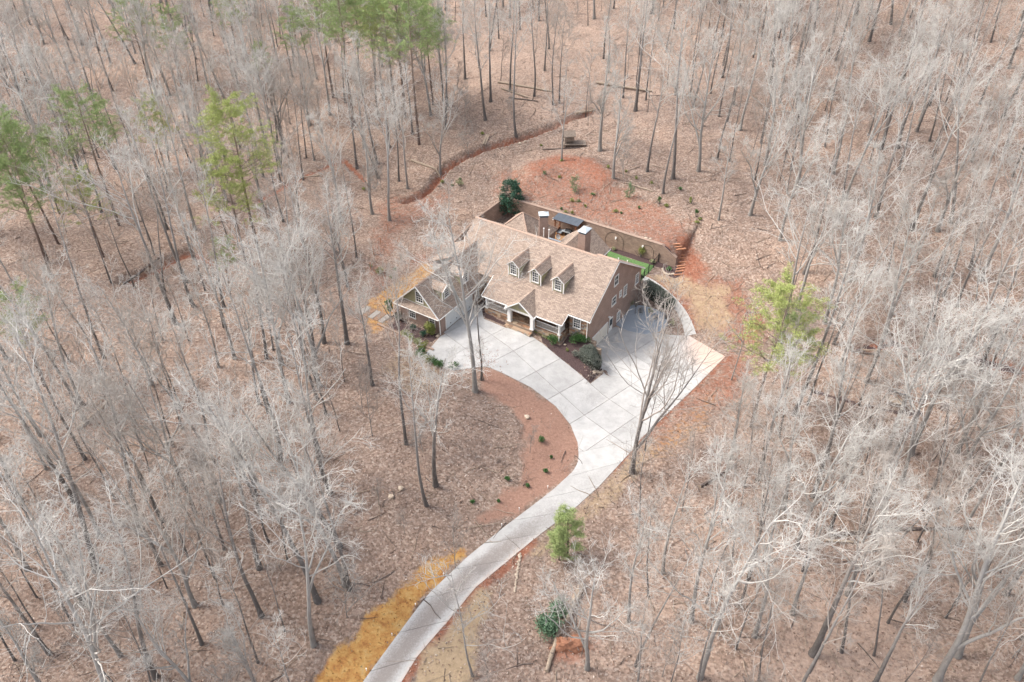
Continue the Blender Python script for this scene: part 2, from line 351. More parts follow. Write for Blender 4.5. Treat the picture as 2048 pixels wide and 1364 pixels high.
def link(name,me,parent=None):
    o=bpy.data.objects.new(name,me); COL.objects.link(o)
    if parent: o.parent=parent
    return o
def tag(o,label=None,cat=None,group=None,kind=None):
    if label: o['label']=label
    if cat: o['category']=cat
    if group: o['group']=group
    if kind: o['kind']=kind
    return o
def thing(name,label,cat,loc=(0,0,0),rz=0.,group=None):
    o=bpy.data.objects.new(name,None); o.empty_display_size=.3; COL.objects.link(o); o.location=loc; o.rotation_euler=(0,0,rz)
    return tag(o,label,cat,group)
def hthing(name,label,cat,group=None):      # a thing whose parts are in house coordinates (u,-v,z)
    return thing(name,label,cat,W(0,0,0),YAW,group)
def H(u,v,z): return (u,-v,z)
def hbox(mb,u0,u1,v0,v1,z0,z1): return mb.box((u0,-v0,z0),(u1,-v1,z1))

# ---------------------------------------------------------------- terrain
def lines(core0,core1,step,ext,extra=()):
    a=list(np.arange(core0,core1+1e-6,step)); s=step; x=core1
    while x<ext: s*=1.10; s=min(s,3.5); x+=s; a.append(x)
    s=step; x=core0
    while x>-ext: s*=1.10; s=min(s,3.5); x-=s; a.append(x)
    a=[q for q in a if all(abs(q-e)>.12 for e in extra)]+list(extra)
    return np.array(sorted(a))
us=lines(-58,30,.45,260,(-24.61,-24.59,-.16,-.02,.01,1.94,1.96)); vs=lines(-72,48,.45,260,(WALLV-.11,WALLV-.09,6.39,6.41))
UU,VV=np.meshgrid(us,vs,indexing='ij')
X=OX+UU*CY+VV*SY; Y=OY+UU*SY-VV*CY; Zt=terr(X,Y)
nu,nv=UU.shape; idx=np.arange(nu*nv).reshape(nu,nv)
Fq=np.stack([idx[:-1,:-1],idx[:-1,1:],idx[1:,1:],idx[1:,:-1]],-1).reshape(-1,4)
me=npmesh('ground',np.stack([X,Y,Zt],-1).reshape(-1,3),Fq,M_ground)
xf,yf=X.ravel(),Y.ravel()
def soft(pl,wd=.8,wb=.6):     # polygon mask with soft wobbling edge
    ins=inpoly(xf,yf,pl); d=pdist(xf,yf,list(pl)+[pl[0]]); d=np.where(ins,d,-d)+wb*wob(xf,yf,1.3,3)
    return ss(-wd,wd,d)
PX=lambda pts:pl_px(pts,terr)
red=np.zeros(len(xf))
for pl,dd in ((CR1,1.1),(CR2,.5),(CR3,.8),(CR5,1.0)): red=np.maximum(red,.95*(1-ss(.3,dd,pdist(xf,yf,pl))))
hill=PX([(985,345),(1080,325),(1180,320),(1260,385),(1330,415),(1385,470),(1420,540),(1385,560),(1335,520),(1320,490),(1050,408),(1000,400)])
red=np.maximum(red,.56*soft(hill,2.2,2.))
red=np.maximum(red,.75*(1-ss(.5,4,pdist(xf,yf,BERM))))
red=np.maximum(red,.9*soft(PX([(1345,470),(1385,470),(1410,540),(1400,590),(1355,560)]),1.2))
red=np.maximum(red,.62*soft(PX([(1300,585),(1345,600),(1385,660),(1460,690),(1530,700),(1540,640),(1480,560),(1400,545),(1330,560)]),1.5,1.2))
red=np.maximum(red,.62*soft(PX([(1463,705),(1300,870),(1320,900),(1480,790),(1520,700)]),1.))
red=np.maximum(red,.5*soft(PX([(760,395),(840,380),(900,385),(880,420),(800,470),(770,560),(800,560),(850,490),(870,500),(850,530),(770,590),(742,620),(735,560),(745,480)]),1.5,1.2))
red=np.maximum(red,.75*soft(PX([(1090,1290),(1150,1255),(1190,1290),(1170,1330),(1110,1320)]),1))

red=np.maximum(red,.85*(1-ss(.25,.8,pdist(xf,yf,PX([(1066,1085),(1040,1112),(951,1182),(904,1240),(836,1322),(800,1372)])))))
red=np.maximum(red,.8*(1-ss(.15,.5,pdist(xf,yf,PX([(1296,555),(1330,580),(1370,610),(1392,660)])))))
red=np.maximum(red,.8*(1-ss(.15,.5,pdist(xf,yf,PX([(1463,706),(1290,872),(1215,950)])))))
yel=soft(PX([(620,1364),(668,1300),(742,1226),(812,1163),(880,1112),(920,1098),(940,1108),(870,1172),(800,1262),(725,1370),(600,1440)]),.6,.5)
yel=np.maximum(yel,.62*soft(PX([(728,650),(735,600),(790,560),(850,525),(882,535),(800,600),(775,655),(745,670)]),.6,.5))
yel=np.maximum(yel,.34*soft(PX([(1300,880),(1400,790),(1440,780),(1420,850),(1340,930),(1290,920)]),1,.8))
tan=soft(PX([(1296,552),(1318,540),(1400,560),(1455,570),(1470,640),(1430,690),(1395,665),(1375,610),(1340,575)]),1.2,.9)*.62
tan=np.maximum(tan,.8*soft(PX([(835,1320),(905,1240),(960,1180),(990,1180),(960,1290),(930,1380),(800,1390)]),.7))
tan=np.maximum(tan,.55*soft(PX([(1040,1110),(1100,1070),(1210,965),(1290,880),(1310,900),(1230,1010),(1080,1120)]),.8))
tan=np.maximum(tan,.45*soft(PX([(870,700),(900,745),(880,780),(800,790),(760,740),(800,690)]),.8))
straw=soft(PX([(965,735),(1003,746),(1062,776),(1112,814),(1142,852),(1156,890),(1155,925),(1110,978),(1060,1012),(1000,1050),(960,1040),(1040,960),(1050,900),(1040,850),(990,800),(955,770)]),.9,.8)
pale=.5*soft(PX([(1500,1000),(2048,950),(2300,1700),(1000,1700),(1050,1364),(1150,1130),(1400,1000)]),6,3)*(.75+.5*wob(xf,yf,6,2))
pale=np.maximum(pale,.40*soft(PX([(880,0),(1420,0),(1400,180),(1250,260),(1000,250),(880,200)]),5,3))
Uf,Vf=UV(xf,yf)
mulch=soft([tuple(W(a,b)[:2]) for a,b in ((-5.4,8.0),(-2.4,8.1),(-2.4,6.2),(0,6.2),(1.4,6.6),(3.2,8),(3.0,10.6),(1.3,10.25),(-2.4,9.4),(-4.4,8.8))],.12,.05)
mulch=np.maximum(mulch,soft([tuple(W(a,b)[:2]) for a,b in ((-7.5,-12.75),(-7.5,-14),(1.9,-14),(3.3,-13),(3.2,-11.6),(2.2,-11.4),(.6,-12.6),(-.4,-12.6))],.15,.1))
mulch=np.maximum(mulch,soft([tuple(W(a,b)[:2]) for a,b in ((-21.5,14.6),(-14.9,14.6),(-14.9,16.2),(-21.5,16.4))],.15,.1))
mulch=np.maximum(mulch,.9*soft([tuple(W(a,b)[:2]) for a,b in ((-15,4),(-13.4,4),(-13.3,8.1),(-9,8.1),(-9,9.0),(-12.6,8.9),(-14.9,7))],.15,.1))
for pl in (CR4,CR5): mulch=np.maximum(mulch,.8*(1-ss(.15,.75,pdist(xf,yf,pl)+.3*wob(xf,yf,.7,4))))
def setcol(name,r,g,b_):
    a=me.color_attributes.new(name,'FLOAT_COLOR','POINT'); arr=np.stack([r,g,b_,np.ones(len(r))],-1).astype(np.float32); a.data.foreach_set('color',arr.ravel())
red=red*(1-yel)
setcol('zone',red,yel,tan); setcol('zoneb',straw,pale,mulch)
tag(link('ground',me),kind='structure',label='leaf covered woodland ground with red clay patches')

# clipped sheets that follow the terrain
def clip(poly,n,d):
    out=[]
    for i in range(len(poly)):
        a=poly[i];b=poly[(i+1)%len(poly)]; da=a[0]*n[0]+a[1]*n[1]-d; db=b[0]*n[0]+b[1]*n[1]-d
        if da>=0: out.append(a)
        if (da>=0)!=(db>=0):
            t=da/(da-db); out.append((a[0]+t*(b[0]-a[0]),a[1]+t*(b[1]-a[1])))
    return out
def area(p): return .5*sum(p[i][0]*p[(i+1)%len(p)][1]-p[(i+1)%len(p)][0]*p[i][1] for i in range(len(p)))
def cell(poly,x0,x1,y0,y1):
    for n,d in (((1,0),x0),((-1,0),-x1),((0,1),y0),((0,-1),-y1)):
        poly=clip(poly,n,d)
        if len(poly)<3: return []
    return poly
def sheet(name,poly,m,off=.04,th=.12,sub=.8,parent=None,zf=None,wear=None,frame=None):
    # poly in (p,q) of a local frame; frame maps (p,q)->world xy
    frame=frame or (lambda a,b:W(a,b)[:2])
    ps=[q[0] for q in poly]; qs=[q[1] for q in poly]; bm=bmesh.new(); vd={}
    def V(p):
        k=(round(p[0],4),round(p[1],4))
        if k not in vd:
            x,y=frame(*p); z=(zf(x,y) if zf else T(x,y))+off; vd[k]=bm.verts.new((x,y,z))
        return vd[k]
    for i in np.arange(math.floor(min(ps)/sub),math.ceil(max(ps)/sub)):
        for j in np.arange(math.floor(min(qs)/sub),math.ceil(max(qs)/sub)):
            c=cell(list(poly),i*sub,(i+1)*sub,j*sub,(j+1)*sub)
            if len(c)<3 or abs(area(c))<1e-4: continue
            vv=[]
            for p in c:
                q=V(p)
                if q not in vv: vv.append(q)
            if len(vv)<3: continue
            try: f=bm.faces.new(vv)
            except ValueError: pass
    for f in bm.faces:
        f.normal_update()
        if f.normal.z<0: f.normal_flip()
    be=[e for e in bm.edges if len(e.link_faces)==1]
    r=bmesh.ops.extrude_edge_only(bm,edges=be)
    for g in r['geom']:
        if isinstance(g,bmesh.types.BMVert): g.co.z-=th
    me_=bpy.data.meshes.new(name); bm.to_mesh(me_); bm.free(); me_.materials.append(m)
    if wear:
        n_=len(me_.vertices); c_=np.empty(n_*3,np.float32); me_.vertices.foreach_get('co',c_); c_=c_.reshape(-1,3)
        r_,g_=wear(c_[:,0],c_[:,1]); a=me_.color_attributes.new('wear','FLOAT_COLOR','POINT')
        a.data.foreach_set('color',np.stack([r_,g_,0*r_,0*r_+1],-1).astype(np.float32).ravel())
    return link(name,me_,parent)

# ---------------------------------------------------------------- driveway
drive=tag(link('driveway',None),kind='structure',label='pale concrete driveway cut into large slabs')
left_px=[(1157,905),(1157,922),(1149,940),(1107,979),(1063,1013),(1006,1056),(937,1112),(856,1189),(790,1277),(726,1364)]
right_px=[(1281,878),(1265,900),(1201,970),(1149,1017),(1076,1072),(1036,1105),(951,1175),(904,1233),(834,1314),(803,1364)]
curve_px=[(970,733),(1003,745),(1062,775),(1112,813),(1142,851),(1155,884),(1157,905)]
roadL=[puv(*p) for p in left_px]; roadR=[puv(*p) for p in right_px]
# extend the road beyond the frame
for R_ in (roadL,roadR):
    d=(R_[-1][0]-R_[-3][0],R_[-1][1]-R_[-3][1]); l=math.hypot(*d); R_.append((R_[-1][0]+d[0]/l*14,R_[-1][1]+d[1]/l*14))
wearline_px=[(1180,960),(1120,1010),(1040,1075),(940,1150),(860,1230),(790,1320),(740,1390)]
WL=PX(wearline_px)
REDC=PX([(1463,700),(1385,775)])[0]
def wear(x,y):
    u,v=UV(x,y)
    d=pdist(x,y,WL); low=ss(24,36,v)
    r=.66*low*(1-ss(.3,1.5,d))+.16*low+.24*(1-low)*(.6+.6*wob(x,y,2.6,3))
    r=r-.15*ss(.9,1.4,d)*low
    g=.95*(1-ss(2.5,8.5,np.hypot(x-REDC[0],y-REDC[1])))
    er=pdist(x,y,[tuple(W(*q)[:2]) for q in roadR]); g=np.maximum(g,.55*low*(1-ss(.1,.5,er)))
    return r,g
apron=[(-15.0,14.0),(-15.0,7.0),(-14.3,7.2),(-12.6,9.1),(-9.3,9.2),(-8.9,8.8),(-6.0,8.75),(-4.4,8.9),(-2.43,9.4),(1.38,10.27),(3.0,10.75),(3.35,8.3),(1.9,6.7),(1.25,5.9),(0.02,5.4),(0.02,-.6)]
gp=[(3.2,-1.9),(6.6,-2.9),(9.0,-4.2)]
apron+=gp+[puv(1463,700),puv(1390,775)]+[roadR[0]]
apron+=[roadL[0]]+[puv(*p) for p in curve_px[::-1]]+[(-9.9,18.9),(-14.2,18.6)]
# slab grid follows the joints seen in the photograph: direction slightly turned from the house
ja=math.radians(15.2); jc,js=math.cos(ja),math.sin(ja)
def jf(a,b): u=a*jc-b*js; v=a*js+b*jc; return W(u,v)[:2]
def ij(u,v): return (u*jc+v*js,-u*js+v*jc)
ap=[ij(*q) for q in apron]
a0=ij(-2.6,13.23); st=3.82
rootm=drive
k=0
for i in range(-5,7):
    for j in range(-5,4):
        x0=a0[0]+i*st; y0=a0[1]+j*st*1.02
        c=cell(ap,x0+.021,x0+st-.021,y0+.021,y0+st*1.02-.021)
        if len(c)<3 or abs(area(c))<.15: continue
        sheet('slab',c,M_road,parent=drive,wear=wear,frame=jf,sub=.64)
# lower drive: cross strips
def resample(pl,n):
    P=np.array(pl); d=np.r_[0,np.cumsum(np.hypot(*np.diff(P,axis=0).T))]; t=np.linspace(0,d[-1],n)
    return np.stack([np.interp(t,d,P[:,0]),np.interp(t,d,P[:,1])],1)
nsl=12; RL=resample(roadL,nsl*4+1); RR=resample(roadR,nsl*4+1)
for i in range(nsl):
    a=RL[i*4:(i+1)*4+1].copy(); b=RR[i*4:(i+1)*4+1].copy()
    a[0]+=(a[1]-a[0])*.02; b[0]+=(b[1]-b[0])*.02; a[-1]-=(a[-1]-a[-2])*.02; b[-1]-=(b[-1]-b[-2])*.02
    sheet('slab',[tuple(q) for q in a]+[tuple(q) for q in b[::-1]],M_road,parent=drive,wear=wear,sub=.64)
# curved footpath round the garage end
wl=[(-.75,-9.0),(.8,-8.6),(2.2,-8.3),(4.0,-7.9),(5.6,-7.2),(7.3,-6.2),(8.6,-5.2),(9.0,-4.2)]
wi=[(-.75,-7.9),(.6,-7.6),(1.9,-7.35),(3.4,-6.9),(4.8,-6.2),(6.0,-5.3),(6.6,-4.2),(6.55,-2.95)]
P0=puv(1392,665); 
walk=tag(link('footpath',None),kind='structure',label='curved pale concrete footpath from the lawn fence to the parking pad')
wo=[puv(a,b) for a,b in ((1282,551),(1300,556),(1330,577),(1352,597),(1372,622),(1386,648),(1392,668))]
wn=[puv(a,b) for a,b in ((1281,562),(1300,572),(1322,586),(1342,606),(1356,628),(1366,652),(1370,672))]
A_=resample(wo,13);B_=resample(wn,13)
for i in range(6):
    a=A_[2*i:2*i+3];b=B_[2*i:2*i+3]
    a=a.copy(); b=b.copy(); a[0]+=(a[1]-a[0])*.03; b[0]+=(b[1]-b[0])*.03
    sheet('slab',[tuple(q) for q in a]+[tuple(q) for q in b[::-1]],M_conc,parent=walk,off=.05,sub=.6)
tag(sheet('gravel_patch',[puv(a,b) for a,b in ((1235,632),(1262,600),(1290,612),(1330,625),(1336,650),(1318,664),(1290,669),(1255,662),(1232,650))],M_gravel,off=.055,th=.05,sub=.6),kind='structure')
tag(sheet('turf_lawn',[(-8.5,-7.8),(-8.5,-12.9),(-7.2,-12.85),(-3.9,-12.6),(-.5,-12.75),(-.42,-11.4),(-.42,-9.3),(-.3,-7.6)],M_turf,off=.05,th=.1,sub=.6),kind='structure',label='strip of bright green artificial turf behind the house')
#PART2
# ---------------------------------------------------------------- house
house=hthing('house','large brown-roofed brick and stone house with three dormers and a front porch','house')
ZR=7.79; KF=.69; KR=.65
def zf(v): return ZR-KF*v if v>=0 else ZR+KR*v
def roofq(mb,pts,th=.16): return mb.slab([H(*p) for p in pts],th)
# --- main walls (one closed brick body) : profile in (v,z) extruded along u
def prism_v(mb,prof,u0,u1):
    return mb.hexa([H(u0,v,z) for v,z in prof],[H(u1,v,z) for v,z in prof])
def prism_u(mb,prof,v0,v1):
    return mb.hexa([H(u,v0,z) for u,z in prof],[H(u,v1,z) for u,z in prof])
b=MB(); prism_v(b,[(6.2,-2.6),(6.2,3.2),(0,ZR-.22),(-7.35,2.8),(-7.35,-2.6)],0,-2.45); b.build('gable_wall',M_brick,house)
b=MB(); prism_v(b,[(4.2,-.4),(4.2,4.6),(0,ZR-.4),(-7.2,2.7),(-7.2,-.4)],-2.46,-19.6); b.build('wall',M_brick,house)
# front stone wall pieces: courses of separate stones over a mortar backing
def stonewall(name,u0,u1,v,z0,z1,holes=(),axis='v',seed=1,parent=house,depth=.07,label=None,zb=None):
    rr=random.Random(seed); back=MB()
    if axis=='v': hbox(back,u0,u1,v-.12,v,z0,z1)
    else: hbox(back,v-.12,v,u0,u1,z0,z1)
    bo=back.build(name,M_mort,parent)
    if label: bo['label']=label
    meshes=[]
    z=z0
    while z<z1-.06:
        h=rr.uniform(.16,.3); h=min(h,z1-z); p=u0
        while p<u1-.05:
            wd=rr.uniform(.25,.6); wd=min(wd,u1-p)
            cx,cz=p+wd/2,z+h/2
            if not any(a<cx<c and d<cz<e for a,c,d,e in holes):
                g=.018; q=MB(); dd=depth*rr.uniform(.5,1.1); j=lambda:rr.uniform(-.018,.018)
                xs=[(p+g+j(),z+g+j()),(p+wd-g+j(),z+g+j()),(p+wd-g+j(),z+h-g+j()),(p+g+j(),z+h-g+j())]
                if axis=='v':
                    q.hexa([H(x,v+dd,y) for x,y in xs],[H(x,v-.02,y) for x,y in xs])
                else:
                    q.hexa([H(v+dd,x,y) for x,y in xs],[H(v-.02,x,y) for x,y in xs])
                q.build('stone',rr.choice(STM),bo)
            p+=wd
        z+=h
    return bo
STM=[mat('stone_tan',(.40,.28,.19)),mat('stone_buff',(.48,.37,.26)),mat('stone_brown',(.24,.15,.10)),mat('stone_rust',(.36,.20,.12)),mat('stone_grey',(.30,.27,.24))]
stonewall('stone_wall',-2.44,0.02,6.22,-.15,3.05,holes=[(-1.95,-.9,1.35,2.9)],seed=3)
stonewall('stone_wall',-15.0,-13.6,5.5,0,3.6,seed=4) 
# --- roofs
r=MB(); roofq(r,[(.32,-.02,ZR),(.32,6.62,zf(6.62)),(-2.5,6.62,zf(6.62)),(-2.5,-.02,ZR)],.2)
roofq(r,[(.32,.02,ZR),(-2.5,.02,ZR),(-2.5,-7.55,zf(-7.55)),(.32,-7.55,zf(-7.55))],.2)
o=r.build('roof',M_roof,house); o['label']='slightly raised roof section over the right gable end'
dz=-.28
r=MB(); VP=8.05; zp=zf(VP)+.78
# main front slope down to v=5.6, then the flatter porch slope
zm=lambda v: zf(v)+dz if v<=5.2 else zf(5.2)+dz-(v-5.2)*.50
roofq(r,[(-2.45,0,ZR+dz),(-2.45,5.2,zm(5.2)),(-13.75,5.2,zm(5.2)),(-13.75,0,ZR+dz)])
roofq(r,[(-2.45,5.2,zm(5.2)),(-2.45,VP,zm(VP)),(-13.5,VP,zm(VP)),(-13.62,5.2,zm(5.2))])
roofq(r,[(-13.75,0,ZR+dz),(-13.75,5.6,zm(5.2)-.28),(-19.9,5.6,zm(5.2)-.28),(-19.9,0,ZR+dz)])
r.build('roof',M_roof,house)
r=MB(); roofq(r,[(-2.5,0,ZR+dz),(-19.9,0,ZR+dz),(-19.9,-7.4,zf(-7.4)+dz),(-2.5,-7.4,zf(-7.4)+dz)]); r.build('roof',M_roof,house)
c=MB()
for i in range(58):
    u0=-2.5-i*.3; hh=ZR+dz
    c.add([H(u0,.17,hh-.08),H(u0-.31,.17,hh-.09),H(u0-.31,0,hh+.045),H(u0,0,hh+.06),H(u0,-.17,hh-.08),H(u0-.31,-.17,hh-.09)],[(0,1,2,3),(3,2,5,4),(0,3,4),(1,5,2)])
c.build('ridge_cap',M_cap,house)
c=MB()
for i in range(9):
    u0=.33-i*.315; hh=ZR
    c.add([H(u0,.17,hh-.08),H(u0-.32,.17,hh-.09),H(u0-.32,0,hh+.05),H(u0,0,hh+.065),H(u0,-.17,hh-.08),H(u0-.32,-.17,hh-.09)],[(0,1,2,3),(3,2,5,4),(0,3,4),(1,5,2)])
c.build('ridge_cap',M_cap,house)
# white rake boards and gutters
def trim(pts,name='fascia',r=.07,m=M_white):
    t=MB()
    for a,b_ in zip(pts[:-1],pts[1:]): t.bar(H(*a),H(*b_),r)
    return t.build(name,m,house)
trim([(.36,6.6,zf(6.6)-.14),(.36,0,ZR-.13)],'rake_board',.05); trim([(.36,0,ZR-.13),(.36,-7.5,zf(-7.5)-.14)],'rake_board',.11)
trim([(.30,6.7,zf(6.62)-.1),(-2.45,6.7,zf(6.62)-.1)],'gutter'); trim([(.36,6.35,zf(6.6)-.2),(.36,6.72,zf(6.6)-.2)],'soffit_return',.09)
trim([(-2.42,VP+.07,zm(VP)-.08),(-6.0,VP+.07,zm(VP)-.08)],'gutter'); trim([(-9.6,VP+.07,zm(VP)-.08),(-13.5,VP+.07,zm(VP)-.08)],'gutter')
trim([(-2.42,VP,zm(VP)-.08),(-2.42,6.6,zm(6.6)-.1)],'rake_board',.06); trim([(-13.62,VP,zm(VP)-.06),(-13.66,5.3,zm(5.3)-.08)],'rake_board',.05)
trim([(-.04,6.42,3.0),(-.04,6.42,0.05)],'downspout',.05); trim([(-2.75,8.05,zm(VP)-.3),(-2.75,8.05,.0)],'downspout',.045)
trim([(-14.9,14.62,2.3),(-14.98,14.5,.05)],'downspout',.05)
# windows -----------------------------------------------------------
def window(parent,pl,a,b_,z0,z1,off,cols=3,rows=4,casing=.09,name='window',sill=False,flip=1):
    f=MB(); g=MB()
    def bx(m,a0,a1,zz0,zz1,d0,d1):
        if pl=='v': hbox(m,a0,a1,off+d0*flip,off+d1*flip,zz0,zz1)
        else: hbox(m,off+d0*flip,off+d1*flip,a0,a1,zz0,zz1)
    bx(f,a,a+casing,z0,z1,-.04,.07); bx(f,b_-casing,b_,z0,z1,-.04,.07); bx(f,a+casing,b_-casing,z1-casing,z1,-.04,.075); bx(f,a-.03,b_+.03,z0-.04,z0+casing,-.04,.10)
    ia,ib,iz0,iz1=a+casing,b_-casing,z0+casing,z1-casing
    for i in range(1,cols): x=ia+(ib-ia)*i/cols; bx(f,x-.018,x+.018,iz0,iz1,-.01,.035)
    for j in range(1,rows):
        z=iz0+(iz1-iz0)*j/rows; wdt=.032 if j==rows//2 else .017; bx(f,ia,ib,z-wdt,z+wdt,-.012,.04)
    o=f.build(name,M_white,parent)
    bx(g,ia,ib,iz0,iz1,-.03,.015); g.build('pane',M_glass,o); return o
window(house,'v',-1.93,-.93,1.42,2.82,6.29)
for (va,vb,za,zb,cc,rr_) in ((.92,-.02+.0,4.2,5.6,2,2),(-5.75,-6.62,1.1,2.6,2,4),(-1.4,-1.95,1.72,2.62,2,2),(-2.5,-3.4,1.1,2.65,3,4),(.55,-.55,1.5,2.7,2,2),(-1.2,-2.1,-1.8,-.45,3,4)):
    a,b2=min(va,vb),max(va,vb)
    if za==4.2: a,b2=-.72,.28
    window(house,'u',a,b2,za,zb,0,cc,rr_)
# basement garage door, side door
def gardoor(pl,a,b_,z0,z1,off,m,parent=house,rows=4,cols=4,label=None):
    d=MB(); 
    def bx(mm,a0,a1,zz0,zz1,d0,d1):
        if pl=='v': hbox(mm,a0,a1,off+d0,off+d1,zz0,zz1)
        else: hbox(mm,off+d0,off+d1,a0,a1,zz0,zz1)
    bx(d,a,b_,z0,z1,-.02,.03)
    o=d.build('garage_door',m,parent)
    if label: o['label']=label
    hh=(z1-z0)/rows; ww=(b_-a)/cols
    for i in range(rows):
        for j in range(cols):
            q=MB(); bx(q,a+j*ww+.05,a+(j+1)*ww-.05,z0+i*hh+.05,z0+(i+1)*hh-.04,.028,.05); q.build('door_panel',m,o)
    h=MB(); 
    for k_ in (.28,.72): c_=a+(b_-a)*k_; bx(h,c_-.08,c_+.08,z0+.45,z0+.52,.05,.09)
    h.build('handle',M_black,o)
    t=MB(); bx(t,a-.12,a,z0,z1+.12,-.02,.06); bx(t,b_,b_+.12,z0,z1+.12,-.02,.06); bx(t,a,b_,z1,z1+.12,-.02,.06); t.build('door_frame',M_white,o)
    return o
gardoor('u',1.35,4.9,-2.2,-.36,0.01,M_gdoor,label='cream basement garage door at the foot of the right gable')
d=MB(); hbox(d,0,.05,-.1,.85,-2.2,-.2); o=d.build('side_door',M_white,house); q=MB(); hbox(q,.05,.07,.02,.72,-1.3,-.35); q.build('pane',M_glass,o); q=MB(); hbox(q,.05,.1,.7,.78,-1.4,-1.3); q.build('handle',M_black,o)
l=MB(); hbox(l,0,.22,.92,1.12,.28,.42); l.bar(H(.1,1.05,.36),H(.32,1.25,.22),.07,6); l.bar(H(.1,.98,.36),H(.32,.8,.22),.07,6); l.build('wall_lamp',M_white,house)
# stone plinth under the corner and stone wing wall beside the garage
stonewall('stone_wing_wall',5.3,6.2,.05,-2.2,-.02,axis='u',seed=8)
b=MB(); prism_v(b,[(5.65,-2.3),(6.1,-2.3),(6.1,.05),(5.65,.05)],.06,.9); prism_v(b,[(5.8,-2.3),(6.2,-2.3),(6.2,-.6),(5.8,-.6)],.9,1.7); b.build('retaining_stub',M_mort,house)
# --- dormers
def dormer(uc,label):
    hw=.72; vfr=4.75; zfl=zm(vfr); zt=zfl+1.62; zpk=zt+.62
    vb=lambda z:(ZR+dz-z)/KF
    d=MB(); d.hexa([H(uc-hw,vfr,zfl-.1),H(uc+hw,vfr,zfl-.1),H(uc+hw,vfr,zt),H(uc,vfr,zpk-.05),H(uc-hw,vfr,zt)],
           [H(uc-hw,vb(zpk)-.1,zfl-.1),H(uc+hw,vb(zpk)-.1,zfl-.1),H(uc+hw,vb(zpk)-.1,zt),H(uc,vb(zpk)-.1,zpk-.05),H(uc-hw,vb(zpk)-.1,zt)])
    o=d.build('dormer',M_sage,house); o['label']=label
    r_=MB(); ov=.17; vo=vfr+.22
    for s in (-1,1):
        e=(uc+s*(hw+ov),zt-.62*(ov/hw)+.03)
        pts=[(uc,vo,zpk+.06),(e[0],vo,e[1]+.06),(e[0],vb(e[1])+.0,e[1]+.06),(uc,vb(zpk)-.12,zpk+.06)]
        roofq(r_,pts,.07)
    r_.build('dormer_roof',M_roof,o)
    t=MB()
    for s in (-1,1):
        e=(uc+s*(hw+ov),zt-.62*(ov/hw)+.03)
        t.bar(H(uc,vo+.02,zpk+.0),H(e[0],vo+.02,e[1]-.01),.055)
        hbox(t,uc+s*hw-.07,uc+s*hw+.07,vfr-.05,vfr+.04,zfl,zt)
        t.bar(H(e[0],vo,e[1]),H(e[0],vb(e[1]),e[1]),.03)
    t.build('corner_trim',M_white,o)
    window(o,'v',uc-.46,uc+.46,zfl+.28,zfl+1.72,vfr+.02)
    cp_=MB()
    for i in range(11):
        v0=vo-i*.31
        cp_.add([H(uc-.14,v0,zpk-.02),H(uc-.14,v0-.32,zpk-.03),H(uc,v0-.32,zpk+.1),H(uc,v0,zpk+.11),H(uc+.14,v0,zpk-.02),H(uc+.14,v0-.32,zpk-.03)],[(0,1,2,3),(3,2,5,4),(0,3,4),(1,5,2)])
    cp_.build('ridge_cap',M_cap,o)
for uc,lb in ((-11.13,'left one of the three front dormers'),(-8.05,'middle one of the three front dormers'),(-4.96,'right one of the three front dormers')): dormer(uc,lb)
# --- porch gable
pc=-7.85; hwp=1.95; vpg=8.62; zeP=zm(VP)+.02; zpk=zeP+1.42
g=MB(); g.hexa([H(pc-hwp+.2,vpg-.35,zeP-.1),H(pc+hwp-.2,vpg-.35,zeP-.1),H(pc,vpg-.35,zpk-.12)],[H(pc-hwp+.2,vpg-2.5,zeP-.1),H(pc+hwp-.2,vpg-2.5,zeP-.1),H(pc,vpg-2.5,zpk-.12)])
pg=g.build('porch_gable',M_sage,house)
r_=MB(); vback=lambda z:5.2+(zm(5.2)-z)/.5 if z<zm(5.2) else (ZR+dz-z)/KF
for s in (-1,1):
    roofq(r_,[(pc,vpg,zpk),(pc+s*hwp,vpg,zeP-.04),(pc+s*hwp,vback(zeP)+.15,zeP-.04),(pc,vback(zpk)-.1,zpk)],.09)
r_.build('porch_gable_roof',M_roof,pg)
t=MB()
for s in (-1,1): t.bar(H(pc,vpg+.02,zpk-.06),H(pc+s*hwp,vpg+.02,zeP-.1),.075)
hbox(t,pc-hwp+.15,pc+hwp-.15,vpg-.5,vpg-.28,zeP-.32,zeP-.1); 
for s in (-1,1): hbox(t,pc+s*(hwp-.02)-.14,pc+s*(hwp-.02)+.14,vpg-.4,vpg+.05,zeP-.3,zeP-.08)
t.build('pediment_trim',M_white,pg)
m_=MB(); cz=zeP+.55; P=[]
n_=20
for rr_,dd in ((.30,.0),(.30,.06),(.22,.06),(.22,.03)):
    for i in range(n_):
        a=2*math.pi*i/n_; P.append(H(pc+rr_*math.cos(a),vpg-.35+dd,cz+rr_*math.sin(a)))
m_.add(P,[(i+k_*n_,(i+1)%n_+k_*n_,(i+1)%n_+(k_+1)*n_,i+(k_+1)*n_) for k_ in range(3) for i in range(n_)]+[tuple(range(3*n_,4*n_))])
m_.build('round_vent',mat('taupe_vent',(.30,.28,.24)),pg)
